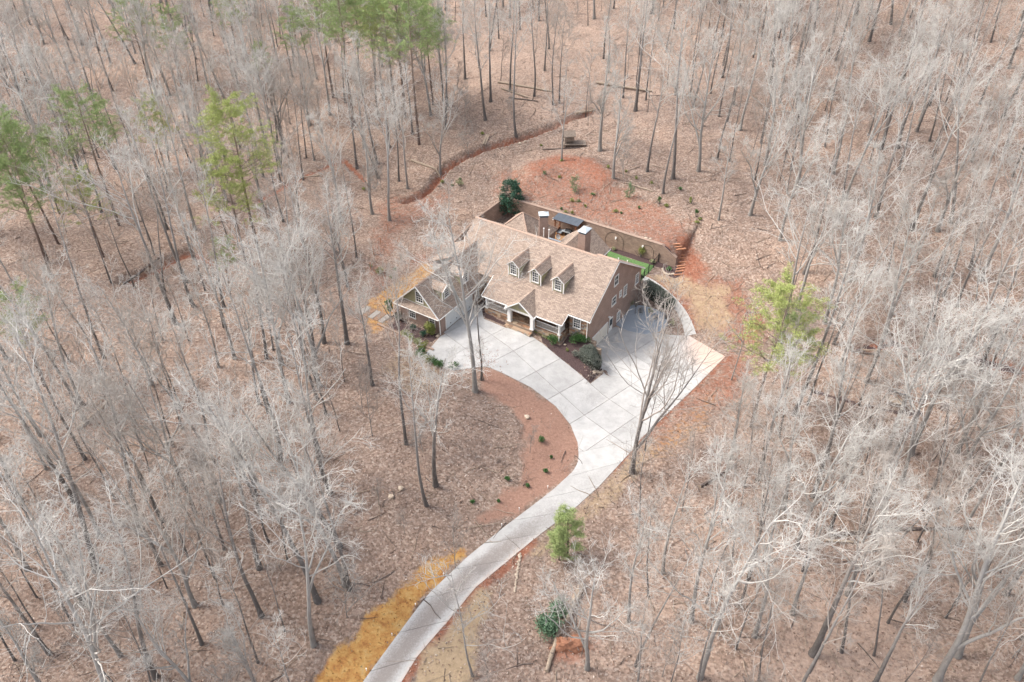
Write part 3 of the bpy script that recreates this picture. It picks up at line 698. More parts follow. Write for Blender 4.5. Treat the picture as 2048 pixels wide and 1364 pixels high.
# --- porch floor, skirt, columns, railings
fl=MB(); hbox(fl,-13.3,-2.75,4.1,7.85,.45,.60); o=fl.build('porch_floor',M_mort,house)
rr=random.Random(5)
u_=-13.3
v_=4.15
while v_<7.8:
    hgt=rr.uniform(.35,.6); hgt=min(hgt,7.82-v_); u_=-13.28
    while u_<-2.8:
        wd=rr.uniform(.35,.85); wd=min(wd,-2.77-u_); j=lambda:rr.uniform(-.04,.04)
        q=MB(); xs=[(u_+.02+max(0,j()),v_+.02),(u_+wd-.02,v_+.02+max(0,j())),(u_+wd-.02-max(0,j()),v_+hgt-.02),(u_+.02,v_+hgt-.02-max(0,j()))]
        q.slab([H(x,y,.625) for x,y in xs],.04); q.build('flagstone',rr.choice([M_stonefl,STM[2],STM[3],STM[0],M_stonefl]),o); u_+=wd
    v_+=hgt
stonewall('porch_skirt',-6.1,-2.7,7.85,-.5,.58,seed=11); stonewall('porch_skirt',-13.3,-9.75,7.85,-.3,.58,seed=12)
stonewall('porch_side',5.9,7.85,-2.72,-.5,.58,axis='u',seed=13)
# wide stone entrance platform + steps
def flags(parent,u0,u1,v0,v1,z,seed):
    rr=random.Random(seed); v_=v0
    while v_<v1-.05:
        hgt=min(rr.uniform(.35,.6),v1-v_); u_=u0
        while u_<u1-.05:
            wd=min(rr.uniform(.35,.8),u1-u_); q=MB(); xs=[(u_+.02,v_+.02),(u_+wd-.02,v_+.02),(u_+wd-.02,v_+hgt-.02),(u_+.02,v_+hgt-.02)]
            q.slab([H(x,y,z+.025) for x,y in xs],.04); q.build('flagstone',rr.choice([STM[0],STM[1],STM[0],STM[2],STM[3]]),parent); u_+=wd
        v_+=hgt
st_=MB(); hbox(st_,-9.7,-6.15,7.86,8.45,-.4,.42); s1_=st_.build('entrance_step',M_mort,house); flags(s1_,-9.68,-6.17,7.88,8.43,.42,21)
st_=MB(); hbox(st_,-9.75,-6.1,8.46,8.98,-.5,.16); s1_=st_.build('entrance_step',M_mort,house); flags(s1_,-9.73,-6.12,8.48,8.96,.16,22)
stonewall('step_riser',-9.75,-6.1,8.99,-.6,.14,seed=23)
zc=zm(VP)-.2
def column(u,v,w_,z0=.6,z1=zc,lab=None):
    m=MB(); hbox(m,u-w_/2,u+w_/2,v-w_/2,v+w_/2,z0+.12,z1-.1); hbox(m,u-w_/2-.05,u+w_/2+.05,v-w_/2-.05,v+w_/2+.05,z0,z0+.12); hbox(m,u-w_/2-.05,u+w_/2+.05,v-w_/2-.05,v+w_/2+.05,z1-.1,z1)
    return m.build('column',M_white,house)
column(-2.95,7.62,.26); column(-13.1,7.62,.26); column(-6.3,8.15,.42,.44,zeP-.32); column(-9.45,8.15,.42,.44,zeP-.32); column(-13.1,7.62,.2); column(-11.3,7.62,.001+.16) if False else None
bm_=MB(); hbox(bm_,-13.25,-2.8,7.5,7.78,zc,zc+.14); bm_.build('porch_beam',M_white,house)
def railing(u0,v0,u1,v1,z=.66,h=.86):
    m=MB(); L_=math.hypot(u1-u0,v1-v0); n=int(L_/.12)
    m.bar(H(u0,v0,z+h),H(u1,v1,z+h),.045); m.bar(H(u0,v0,z+.1),H(u1,v1,z+.1),.035)
    o=m.build('railing',M_white,house); b_=MB()
    for i in range(1,n):
        t=i/n; b_.bar(H(u0+(u1-u0)*t,v0+(v1-v0)*t,z+.1),H(u0+(u1-u0)*t,v0+(v1-v0)*t,z+h),.018)
    tag(b_.build('balusters',M_white,o),kind='stuff')
railing(-6.1,7.66,-3.1,7.66); railing(-12.95,7.66,-9.65,7.66); railing(-2.95,7.5,-2.95,6.35); railing(-13.1,7.5,-13.1,5.9)
# porch back wall details: front door and dark windows
window(house,'v',-11.9,-10.9,.9,2.5,4.22); window(house,'v',-5.2,-4.2,.9,2.5,4.22)
d=MB(); hbox(d,-8.4,-7.3,4.2,4.27,.6,2.7); o=d.build('front_door',M_white,house); q=MB(); hbox(q,-8.1,-7.6,4.27,4.29,1.2,2.4); q.build('pane',M_glass,o)
# --- garage wing -------------------------------------------------------
wc=-18.09; wz=5.85; ks=.975; whf=3.35
b=MB(); prism_u(b,[(-21.25,-.3),(-15.1,-.3),(-15.1,2.55),(wc,5.45),(-21.25,2.55)],14.15,4.3); b.build('garage_wing_wall',M_brick,house)
g=MB(); prism_u(g,[(-20.75,3.02),(-15.45,3.02),(wc,5.55)],14.16,14.22); o=g.build('gable_siding',M_sage,house)
r_=MB()
for s in (-1,1):
    ue=wc+s*whf; ze_=wz-ks*whf
    roofq(r_,[(wc,14.62,wz),(ue,14.85,ze_),(ue,3.2,ze_),(wc,2.2,wz)],.14)
r_.build('wing_roof',M_roof,house)
r_=MB(); roofq(r_,[(-20.95,14.2,3.08),(-15.25,14.2,3.08),(-14.74,14.95,2.52),(-21.44,14.95,2.52)],.1); r_.build('pent_roof',M_roof,house)
t=MB()
for s in (-1,1): t.bar(H(wc,14.66,wz-.08),H(wc+s*whf,14.9,wz-ks*whf-.06),.07)
t.build('rake_board',M_white,house)
trim([(-21.4,15.0,2.47),(-14.76,15.0,2.47)],'gutter',.05); trim([(-14.7,14.95,2.5),(-14.7,5.6,2.5)],'gutter',.05); trim([(-20.85,14.26,3.12),(-15.35,14.26,3.12)],'pent_flashing',.035)
c=MB()
for i in range(38):
    v0=14.65-i*.31
    c.add([H(wc-.15,v0,wz-.08),H(wc-.15,v0-.32,wz-.09),H(wc,v0-.32,wz+.05),H(wc,v0,wz+.06),H(wc+.15,v0,wz-.08),H(wc+.15,v0-.32,wz-.09)],[(0,1,2,3),(3,2,5,4),(0,3,4),(1,5,2)])
c.build('ridge_cap',M_cap,house)
window(house,'v',-18.5,-17.4,3.42,4.92,14.24); window(house,'v',-19.85,-18.85,.62,2.1,14.16); window(house,'v',-16.85,-15.95,.62,2.12,14.16)
gardoor('u',10.5,13.2,0.06,2.02,-15.09,M_gdoor2,label='pale garage door nearest the corner of the left wing',cols=3)
gardoor('u',8.05,10.1,0.06,2.02,-15.09,M_gdoor2,label='pale garage door deeper in the left wing',cols=3)
window(house,'u',6.55,7.15,.75,1.98,-15.08,2,4)
stonewall('stone_wall',5.55,6.5,-15.06,0,2.5,axis='u',seed=31)
def wdormer(vc,label):
    hw=.72; uf=-15.75; sl=lambda u:wz-ks*(u-wc); zfl=sl(uf); zt=zfl+1.4; zpk_=zt+.55
    ub=lambda z:wc+(wz-z)/ks
    d=MB(); d.hexa([H(uf,vc-hw,zfl-.1),H(uf,vc+hw,zfl-.1),H(uf,vc+hw,zt),H(uf,vc,zpk_-.05),H(uf,vc-hw,zt)],[H(wc+.25,vc-hw,zfl-.1),H(wc+.25,vc+hw,zfl-.1),H(wc+.25,vc+hw,zt),H(wc+.25,vc,zpk_-.05),H(wc+.25,vc-hw,zt)])
    o=d.build('dormer',M_sage,house); o['label']=label
    r_=MB(); t=MB(); uo=uf+.2; ov=.16
    for s in (-1,1):
        ev=vc+s*(hw+ov); ez=zt-.55*ov/hw+.03
        roofq(r_,[(uo,vc,zpk_+.05),(uo,ev,ez+.05),(ub(ez)-.05,ev,ez+.05),(max(ub(zpk_),wc)+.02,vc,zpk_+.05)],.07)
        t.bar(H(uo+.02,vc,zpk_),H(uo+.02,ev,ez),.055); hbox(t,uf-.05,uf+.04,vc+s*hw-.06,vc+s*hw+.06,zfl,zt)
    r_.build('dormer_roof',M_roof,o); t.build('corner_trim',M_white,o)
    window(o,'u',vc-.46,vc+.46,zfl+.15,zfl+1.5,uf+.02)
wdormer(12.0,'dormer on the garage wing nearest its gable'); wdormer(8.3,'dormer on the garage wing nearer the main roof')
# --- low left side roof with white wall
b=MB(); hbox(b,-23.0,-21.3,.4,5.3,-.2,2.6); b.build('side_wall',M_white,house)
r_=MB(); r_.add([H(-23.4,5.5,2.6),H(-23.4,.2,2.6),H(-21.2,.0,3.7),H(-19.3,2.6,4.6),H(-21.2,5.7,3.7)],[(0,1,2,3,4)]); r_.add([H(-23.4,5.5,2.48),H(-23.4,.2,2.48),H(-21.2,.0,3.58),H(-19.3,2.6,4.48),H(-21.2,5.7,3.58)],[(4,3,2,1,0)])
o=MB(); 
roofq(o,[(-23.5,5.6,2.62),(-23.5,0.,2.62),(-20.2,0.,4.3),(-20.2,5.6,4.3)],.12); o.build('side_roof',M_roof,house)
# --- rear wings
def gwing(uc,hw,vend,zpk_,ze_,vin=-3.2):
    b=MB(); prism_u(b,[(uc-hw+.25,-.3),(uc+hw-.25,-.3),(uc+hw-.25,ze_-.05),(uc,zpk_-.2),(uc-hw+.25,ze_-.05)],vend+.2,vin); b.build('rear_wing_wall',M_brick,house)
    r_=MB()
    for s in (-1,1): roofq(r_,[(uc,vin,zpk_),(uc+s*hw,vin,ze_),(uc+s*hw,vend,ze_),(uc,vend,zpk_)],.14)
    r_.build('rear_wing_roof',M_roof,house)
gwing(-8.5,3.25,-8.95,5.6,3.0); trim([(-5.22,-8.98,2.9),(-5.22,-7.2,2.9)],'gutter',.06)
b=MB(); hbox(b,-20.0,-13.9,-9.6,-3.2,-.3,2.9); b.build('rear_wing_wall',M_brick,house)
pk=(-17,-6.4,6.0); cs=[(-20.4,-3.0,2.95),(-13.6,-3.0,2.95),(-13.6,-9.8,2.95),(-20.4,-9.8,2.95)]
r_=MB(); r_.add([H(*p) for p in cs]+[H(*pk)]+[H(p[0],p[1],p[2]-.14) for p in cs],[(0,1,4),(1,2,4),(2,3,4),(3,0,4),(0,5,6,1),(1,6,7,2),(2,7,8,3),(3,8,5,0),(5,8,7,6)]); r_.build('rear_hip_roof',M_roof,house)
t=MB()
for p in cs: t.bar(H(*pk),H(p[0],p[1],p[2]+.03),.09)
t.build('hip_cap',M_cap,house)
# low flat roof piece with pale flashing between the rear wings
b=MB(); hbox(b,-13.5,-10.6,-6.6,-3.0,2.6,3.4); b.build('rear_link_roof',M_metal,house)
# plumbing vents and flashing
def pipe(u,v,z0,z1,r=.06):
    m=MB(); m.bar(H(u,v,z0),H(u,v,z1),r,8); m.bar(H(u,v,z1),H(u,v,z1+.05),r*1.8,8); m.build('vent_pipe',M_white,house)
pipe(-12.85,-4.9,3.3,5.6); pipe(-12.2,-5.1,3.3,5.5)
for u,v in ((-.6,-4.2),(.1,-1.4)): pipe(u if u<0 else -.5,v,zf(v)-.1,zf(v)+.22,.04)
# --- chimneys
def chimney(cu,cv,wu,wv,z0,z1,rot,label):
    o=bpy.data.objects.new('chimney',None); COL.objects.link(o); o.parent=house; o.location=H(cu,cv,0); o.rotation_euler=(0,0,rot); o['label']=label
    a=MB(); a.box((-wu/2,-wv/2,z0),(wu/2,wv/2,z1)); a.build('chimney_stack',M_brick,o)
    a=MB(); a.box((-wu/2+.04,-wv/2+.04,z1),(wu/2-.04,wv/2-.04,z1+.26)); a.build('spark_screen',M_flash,o)
    a=MB(); e=.07; z2=z1+.26
    vs_=[(-wu/2-e,-wv/2-e,z2),(wu/2+e,-wv/2-e,z2),(wu/2+e,wv/2+e,z2),(-wu/2-e,wv/2+e,z2)]
    a.add(vs_+[(p[0],p[1],z2+.07) for p in vs_]+[(0,0,z2+.38)],[(3,2,1,0),(0,1,5,4),(1,2,6,5),(2,3,7,6),(3,0,4,7),(4,5,8),(5,6,8),(6,7,8),(7,4,8)]); a.build('chimney_cap',M_metal,o)
chimney(-6.55,-4.1,1.0,1.45,4.0,7.45,0,'right rear chimney with pyramid metal cap')
chimney(-13.35,-5.65,1.15,.95,2.8,6.9,.62,'left rear chimney turned to face the drive, flat pale metal cap')
# satellite dish on the rear slope
o=bpy.data.objects.new('satellite_dish',None); COL.objects.link(o); o.parent=house; o.location=H(-10.9,-5.3,3.4)
m=MB(); m.bar((0,0,0),(0,0,1.3),.025,6); m.bar((-.4,0,0),(0,0,.7),.02,6); m.bar((.4,0,0),(0,0,.7),.02,6); m.build('mast',M_metal,o)
P=[];n_=16
for k_,(rr_,dd) in enumerate(((0,.12),(.2,.09),(.36,0))):
    for i in range(n_): a=2*math.pi*i/n_; P.append((rr_*math.cos(a)*.9,dd-.05,1.4+rr_*math.sin(a)))
for k_,(rr_,dd) in enumerate(((.36,.03),(.2,.12),(0,.15))):
    for i in range(n_): a=2*math.pi*i/n_; P.append((rr_*math.cos(a)*.9,dd-.05,1.4+rr_*math.sin(a)))
m=MB(); m.add(P,[(i+k_*n_,(i+1)%n_+k_*n_,(i+1)%n_+(k_+1)*n_,i+(k_+1)*n_) for k_ in range(5) for i in range(n_)]); m.bar((0,0,1.15),(0,-.4,1.35),.015,4); m.build('dish',mat('dish_grey',(.35,.36,.36)),o)

# ---------------------------------------------------------------- retaining wall
rw=hthing('retaining_wall','long tan block retaining wall behind the house with a sloping right end','wall')
def wallseg(pts,th,m,name,cap=True):   # pts: (u,v,ztop,zbot) along the face
    for a,b2 in zip(pts[:-1],pts[1:]):
        d=np.array([b2[0]-a[0],b2[1]-a[1]]); d/=np.linalg.norm(d); n=np.array([d[1],-d[0]])
        if n[1]>0: n=-n
        n=n if wallseg.side is None else wallseg.side*np.array([d[1],-d[0]])
        q=lambda p,o,z:H(p[0]+n[0]*o,p[1]+n[1]*o,z)
        w_=MB(); w_.hexa([q(a,0,a[2]),q(b2,0,b2[2]),q(b2,th,b2[2]),q(a,th,a[2])],[q(a,0,a[3]),q(b2,0,b2[3]),q(b2,th,b2[3]),q(a,th,a[3])]); w_.build('wall_panel',m,rw)
        L_=math.hypot(b2[0]-a[0],b2[1]-a[1],b2[2]-a[2]); k_=max(1,int(L_/.6))
        for i in range(k_):
            t0,t1=(i+.02)/k_,(i+.98)/k_; f_=lambda t:[a[j]+(b2[j]-a[j])*t for j in range(3)]
            p0,p1=f_(t0),f_(t1); w_=MB(); w_.hexa([q(p0,-.05,p0[2]+.09),q(p1,-.05,p1[2]+.09),q(p1,th+.06,p1[2]+.09),q(p0,th+.06,p0[2]+.09)],[q(p0,-.05,p0[2]+.005),q(p1,-.05,p1[2]+.005),q(p1,th+.06,p1[2]+.005),q(p0,th+.06,p0[2]+.005)])
            w_.build('capstone',M_cap2,rw)
wallseg.side=None
M_cap2=mat('capstone',(.30,.21,.165),col2=(.36,.26,.2),scale=4)
zb=-.5
wallseg([(-24.6,WALLV,2.7,zb),(-16,WALLV,2.75,zb),(-8,WALLV,2.7,zb),(-.25,WALLV,2.62,zb)],.35,M_wallbrick,'x')
wallseg([(-.25,WALLV,2.62,zb),(1.9,WALLV,1.35,zb)],.35,M_wallbrick,'x')
wallseg.side=1
wallseg([(-24.65,WALLV-.3,2.7,zb),(-24.7,-7,2.6,zb),(-24.8,-1.5,1.4,zb),(-24.9,1.0,.4,zb)],-.3,M_wallbrick,'x')
for u in (-6.9,-2.9,-16.7):
    t=hthing('wall_light','small white lamp on the retaining wall '+{-6.9:'behind the rear roof corner',-2.9:'above the turf strip',-16.7:'left of the pergola'}[u],'lamp')
    m=MB(); hbox(m,u-.1,u+.1,WALLV+.005,WALLV+.12,1.6,1.82); m.build('lamp_body',M_white,t); m=MB(); hbox(m,u-.07,u+.07,WALLV+.12,WALLV+.2,1.5,1.64); m.build('lamp_shade',M_white,t)
# wire arch traces (bare vines) on the wall
t=hthing('wire_trellis','thin dark wire arches trained over the retaining wall','trellis')
for uc,rr_ in ((-7.1,1.35),(-3.0,.0)):
    if rr_==0: 
        uc=-2.2; rr_=.9
    m=MB(); pr=None
    for i in range(15):
        a=math.pi*i/14; p=H(uc+rr_*math.cos(a),WALLV+.02,1.2+rr_*.9*math.sin(a))
        if pr: m.bar(pr,p,.016)
        pr=p
    for s in (-1,1): m.bar(H(uc+s*rr_,WALLV+.02,0.05),H(uc+s*rr_,WALLV+.02,1.2),.016)
    m.build('wire_arch',M_black,t)
# deck and pergola
dk=hthing('wood_deck','stained wood deck under the pergola behind the house','deck')
for i in range(26):
    m=MB(); hbox(m,-18.2+i*.25+.01,-18.2+(i+1)*.25-.01,-13.7,-9.7,.18,.3); m.build('plank',M_deck,dk)
pg=hthing('pergola','small cedar pergola with a dark flat panel roof against the wall','pergola')
for u in (-15.5,-12.2):
    for v in (-13.6,-12.3):
        m=MB(); hbox(m,u-.08,u+.08,v-.08,v+.08,.3,2.55); m.build('post',M_wood,pg)
        m=MB(); m.bar(H(u,v,2.0),H(u+(.5 if u<-14 else -.5),v,2.5),.05); m.build('brace',M_wood,pg)
for v in (-13.6,-12.3):
    m=MB(); hbox(m,-15.7,-12.0,v-.05,v+.05,2.55,2.7); m.build('beam',M_wood,pg)
for i in range(6):
    m=MB(); u0=-15.85+i*.67; m.slab([H(u0+.01,-13.82,2.92),H(u0+.66,-13.82,2.92),H(u0+.66,-12.1,2.76),H(u0+.01,-12.1,2.76)],.05); m.build('roof_panel',M_panel,pg)
gr=hthing('gas_grill','black and steel gas grill with lid under the pergola','grill')
m=MB(); hbox(m,-14.0,-13.1,-12.95,-12.45,.45,1.05); m.build('cabinet',M_black,gr)
m=MB(); hbox(m,-14.45,-12.7,-12.98,-12.4,1.05,1.12); m.build('side_shelf',M_metal,gr)
m=MB(); m.hexa([H(-14.0,-12.5,1.12),H(-14.0,-12.45,1.3),H(-14.0,-12.65,1.48),H(-14.0,-12.9,1.45),H(-14.0,-12.98,1.12)],[H(-13.1,-12.5,1.12),H(-13.1,-12.45,1.3),H(-13.1,-12.65,1.48),H(-13.1,-12.9,1.45),H(-13.1,-12.98,1.12)]); m.build('lid',M_black,gr)
m=MB(); m.bar(H(-13.9,-12.38,1.28),H(-13.2,-12.38,1.28),.02,6); m.build('handle',M_metal,gr)
for a in (-13.95,-13.15):
    for b2 in (-12.9,-12.5):
        m=MB(); hbox(m,a-.03,a+.03,b2-.03,b2+.03,.3,.45); m.build('leg',M_black,gr)
tb=hthing('patio_bench','grey cushioned bench at the left side of the pergola','bench')
m=MB(); hbox(m,-15.3,-14.6,-13.5,-12.4,.6,.72); m.build('seat',mat('grey_cushion',(.3,.33,.35)),tb); m=MB(); hbox(m,-15.42,-15.3,-13.5,-12.4,.6,1.15); m.build('backrest',M_wood,tb)
for b2 in (-13.4,-12.5):
    m=MB(); hbox(m,-15.3,-14.62,b2-.05,b2+.05,.3,.6); m.build('leg',M_wood,tb)
# lawn fence
fe=hthing('lawn_fence','black metal fence and gate closing off the turf strip','fence')
fp=[(-.2,-8.0),(-.35,-9.3),(-.4,-10.7),(-.45,-12.3),(-.5,-13.85)]
for u,v in fp:
    m=MB(); hbox(m,u-.045,u+.045,v-.045,v+.045,-.1,1.35); m.build('post',M_black,fe)
for (a,b2),(c_,d_) in zip(fp[:-1],fp[1:]):
    m=MB(); m.bar(H(a,b2,1.22),H(c_,d_,1.22),.022); m.bar(H(a,b2,.2),H(c_,d_,.2),.022); m.build('rail',M_black,fe)
    m=MB(); n=int(abs(d_-b2)/.13)
    for i in range(1,n): t=i/n; m.bar(H(a+(c_-a)*t,b2+(d_-b2)*t,.2),H(a+(c_-a)*t,b2+(d_-b2)*t,1.22),.009)
    tag(m.build('pickets',M_black,fe),kind='stuff')
# rocking chairs on the porch
def rocker(u,v,rot,label):
    t=thing('rocking_chair',label,'chair',W(u,v,.63),YAW+rot,'white rocking chairs on the porch')
    m=MB()
    for i in range(6): m.box((-.25+i*.085,-.24,.40),(-.25+i*.085+.07,.24,.43))
    m.build('seat',M_white,t)
    m=MB()
    for i in range(7): m.bar((-.23+i*.077,.24,.43),(-.23+i*.077,.40,1.1),.022)
    m.bar((-.27,.40,1.1),(.27,.40,1.1),.035); m.build('backrest',M_white,t)
    for s in (-1,1):
        m=MB(); m.bar((s*.27,-.24,.06),(s*.27,-.24,.64),.025); m.build('leg',M_white,t)
        m=MB(); m.bar((s*.27,.26,.06),(s*.27,.26,.64),.025); m.build('leg',M_white,t)
        m=MB(); m.box((s*.27-.05,-.3,.62),(s*.27+.05,.3,.65)); m.build('armrest',M_white,t)
        m=MB(); m.bar((s*.27,-.38,.07),(s*.27,-.1,.02),.022); m.bar((s*.27,-.1,.02),(s*.27,.25,.02),.022); m.bar((s*.27,.25,.02),(s*.27,.55,.09),.022); m.build('rocker',M_white,t)
rocker(-11.3,6.6,.1,'white rocking chair on the porch left of the entrance'); rocker(-3.5,6.7,-.2,'white rocking chair at the right end of the porch')
ps=hthing('porch_swing','white porch swing hanging at the far left of the porch','swing')
m=MB(); hbox(m,-12.7,-12.2,4.9,6.3,1.0,1.05); m.build('seat',M_white,ps)
m=MB()
for i in range(12): m.bar(H(-12.75,4.95+i*.12,1.05),H(-12.95,4.95+i*.12,1.6),.02)
m.bar(H(-12.95,4.9,1.6),H(-12.95,6.35,1.6),.03); m.build('backrest',M_white,ps)
for v in (4.92,6.28):
    m=MB(); m.bar(H(-12.25,v,1.05),H(-12.5,v,2.85),.012); m.bar(H(-12.9,v,1.05),H(-12.5,v,2.85),.012); m.build('chain',M_metal,ps)
# planting-bed walls and the entry walk by the garage wing
gw=tag(link('garden_steps',None),kind='structure')
for i in range(5):
    a=-26.2+i*.8; sheet('paver',[(a,14.7),(a+.72,14.7),(a+.72,16.4),(a,16.4)],STM[2] if i%2 else STM[4],off=.06,parent=gw)
kb=hthing('brick_edging','low brick edging wall along the planting bed below the left gable','wall')
for i in range(30):
    a=-22.6+i*.29; x,y,_=W(a,16.9+.012*i,0); m=MB(); zz=T(x,y); hbox(m,a+.008,a+.282,16.75+.012*i,16.98+.012*i,zz-.1,zz+.2); m.build('brick',M_cap2,kb)
#PART3
# ---------------------------------------------------------------- tree generator
def norm(a): return a/np.maximum(np.linalg.norm(a,axis=-1,keepdims=True),1e-9)
def grow(st,dr,ln,rd,N,jit,up,taper,rg):
    M=len(st); P=np.empty((M,N+1,3)); P[:,0]=st; d=norm(dr.copy())
    for i in range(N):
        d=norm(d+rg.normal(0,jit,(M,3))+np.array([0,0,1.])*up)
        P[:,i+1]=P[:,i]+d*(ln/N)[:,None]
    t=np.linspace(0,1,N+1)[None]; R=rd[:,None]*(1-(1-taper)*t)
    return P,R
def spawn(P,R,n,t0,t1,a0,a1,lf,rg,rf=.6,base_len=None,tpow=1.):
    M,N=P.shape[:2]; N-=1; idx=np.repeat(np.arange(M),n); t=t0+(t1-t0)*((np.tile(np.arange(n),M)+rg.uniform(0,1,M*n))/n)**tpow
    f=t*N; k=np.minimum(f.astype(int),N-1); fr=(f-k)[:,None]
    st=P[idx,k]*(1-fr)+P[idx,k+1]*fr; par=norm(P[idx,k+1]-P[idx,k]); rr=R[idx,k]*(1-fr[:,0])+R[idx,k+1]*fr[:,0]
    q=norm(np.cross(par,rg.normal(0,1,(M*n,3)))); ang=rg.uniform(a0,a1,M*n)[:,None]
    d=par*np.cos(ang)+q*np.sin(ang)
    L=np.linalg.norm(np.diff(P,axis=1),axis=2).sum(1)[idx] if base_len is None else np.full(M*n,base_len)
    ln=L*lf*(1-.55*(t-t0)/(t1-t0+1e-6))*rg.uniform(.65,1.25,M*n)
    return st,d,ln,rr*rf
def tubes(P,R,k):
    M,N,_=P.shape; T_=np.gradient(P,axis=1); T_=norm(T_); ref=norm(np.random.default_rng(3).normal(0,1,(M,1,3))); 
    x=norm(np.cross(T_,np.broadcast_to(ref,T_.shape))); y=np.cross(T_,x)
    a=2*math.pi*np.arange(k)/k; V=P[:,:,None]+R[:,:,None,None]*(np.cos(a)[None,None,:,None]*x[:,:,None]+np.sin(a)[None,None,:,None]*y[:,:,None])
    base=(np.arange(M)[:,None,None]*N+np.arange(N-1)[None,:,None])*k; i=np.arange(k)[None,None]; j=(i+1)%k
    F_=np.stack([base+i,base+j,base+k+j,base+k+i],-1).reshape(-1,4)
    return V.reshape(-1,3),F_
def join(parts):
    V=[];F_=[];o=0
    for v,f in parts: V.append(v);F_.append(f+o);o+=len(v)
    return np.concatenate(V),np.concatenate(F_)
def decid(seed,Ht,r0,t0=.42,n1=10,spread=.5,lean=.045,up=.10,fork=0,dens=1.,ang=(.4,1.0),jit=.13,min_r=.0105):
    rg=np.random.default_rng(seed)
    P0,R0=grow(np.array([[0,0,-.3]]),np.array([[rg.normal(0,lean),rg.normal(0,lean),1]]),np.array([Ht]),np.array([r0]),16,.026,.02,.12,rg)
    R0[0,0]*=1.5; R0[0,1]*=1.08
    trunk=[(P0,R0,8)]
    parents=[(P0,R0)]
    if fork:
        s,d,l,r=spawn(P0,R0,fork,.12 if t0<.3 else .36,.55,.25,.5,.62,rg,.75); Pf,Rf=grow(s,d,l,r,12,.07,.06,.12,rg); trunk.append((Pf,Rf,6)); parents.append((Pf,Rf))
    S1=[spawn(P,R,n1 if i==0 else max(5,n1//2),t0 if i==0 else .3,.97,ang[0],ang[1],spread if i==0 else spread*1.05,rg,.5) for i,(P,R) in enumerate(parents)]
    s,d,l,r=[np.concatenate(q) for q in zip(*S1)]; l=l*rg.uniform(.55,1.3,len(l))
    P1,R1=grow(s,d,l,np.maximum(r,.034),10,jit*.9,up,.3,rg)
    n2=max(4,round(6*dens)); s,d,l,r=spawn(P1,R1,n2,.18,.98,.45,1.1,.50,rg,.6); l=l*rg.uniform(.6,1.35,len(l)); P2,R2=grow(s,d,l,np.maximum(r*.9,.019),6,jit*1.05,up*.7,.4,rg)
    n3=max(3,round(5*dens)); s,d,l,r=spawn(P2,R2,n3,.2,.98,.4,1.1,.62,rg,.6); l=np.maximum(l,.5); P3,R3=grow(s,d,l,np.maximum(r*.8,.0125),4,jit*1.15,up*.6,.6,rg)
    n4=max(2,round(2.6*dens)); s,d,l,r=spawn(P3,R3,n4,.2,.98,.4,1.,.8,rg,.65); l=np.maximum(l,.45); P4,R4=grow(s,d,l,np.full(len(l),min_r*.88),3,jit*1.15,up*.5,.7,rg)
    tr=join([tubes(a,b,k) for a,b,k in trunk]); 
    cr_=join([tubes(P1,R1,5),tubes(P2,R2,4),tubes(P3,R3,3),tubes(P4,R4,3)])
    return tr,cr_
def treemesh(name,tc,mt,mc):
    t,c=tc; return npmesh('trunk',*t,mt,True),npmesh('crown',*c,mc,True)
VAR={}
_q=random.Random(5)
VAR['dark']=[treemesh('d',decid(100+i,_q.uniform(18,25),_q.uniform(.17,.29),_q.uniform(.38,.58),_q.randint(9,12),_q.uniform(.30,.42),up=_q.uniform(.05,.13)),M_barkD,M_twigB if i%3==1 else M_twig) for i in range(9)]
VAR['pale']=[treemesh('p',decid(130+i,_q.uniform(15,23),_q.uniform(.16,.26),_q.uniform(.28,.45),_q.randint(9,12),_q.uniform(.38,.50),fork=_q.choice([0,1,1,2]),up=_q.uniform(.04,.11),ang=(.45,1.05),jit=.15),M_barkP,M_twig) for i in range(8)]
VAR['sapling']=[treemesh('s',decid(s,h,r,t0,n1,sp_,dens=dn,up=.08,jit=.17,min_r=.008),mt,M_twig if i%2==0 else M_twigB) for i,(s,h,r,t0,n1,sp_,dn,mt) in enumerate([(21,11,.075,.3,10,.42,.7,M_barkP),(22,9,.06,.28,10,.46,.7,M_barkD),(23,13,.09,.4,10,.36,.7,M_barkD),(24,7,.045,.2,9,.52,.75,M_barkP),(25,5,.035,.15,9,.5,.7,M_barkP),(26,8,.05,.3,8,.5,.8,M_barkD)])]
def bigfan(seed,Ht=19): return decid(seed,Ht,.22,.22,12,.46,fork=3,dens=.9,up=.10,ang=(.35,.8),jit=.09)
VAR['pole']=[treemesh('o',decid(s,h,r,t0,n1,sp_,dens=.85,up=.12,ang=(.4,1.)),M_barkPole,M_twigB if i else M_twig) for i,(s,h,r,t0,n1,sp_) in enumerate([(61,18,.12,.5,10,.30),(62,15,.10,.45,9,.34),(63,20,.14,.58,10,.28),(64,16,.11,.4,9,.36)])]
VAR['fan']=[treemesh('f',bigfan(31),M_barkD,M_twigB),treemesh('f',decid(33,21,.27,.34,13,.44,fork=2,dens=1.,up=.06,ang=(.6,1.1),jit=.17),M_barkP,M_twig)]

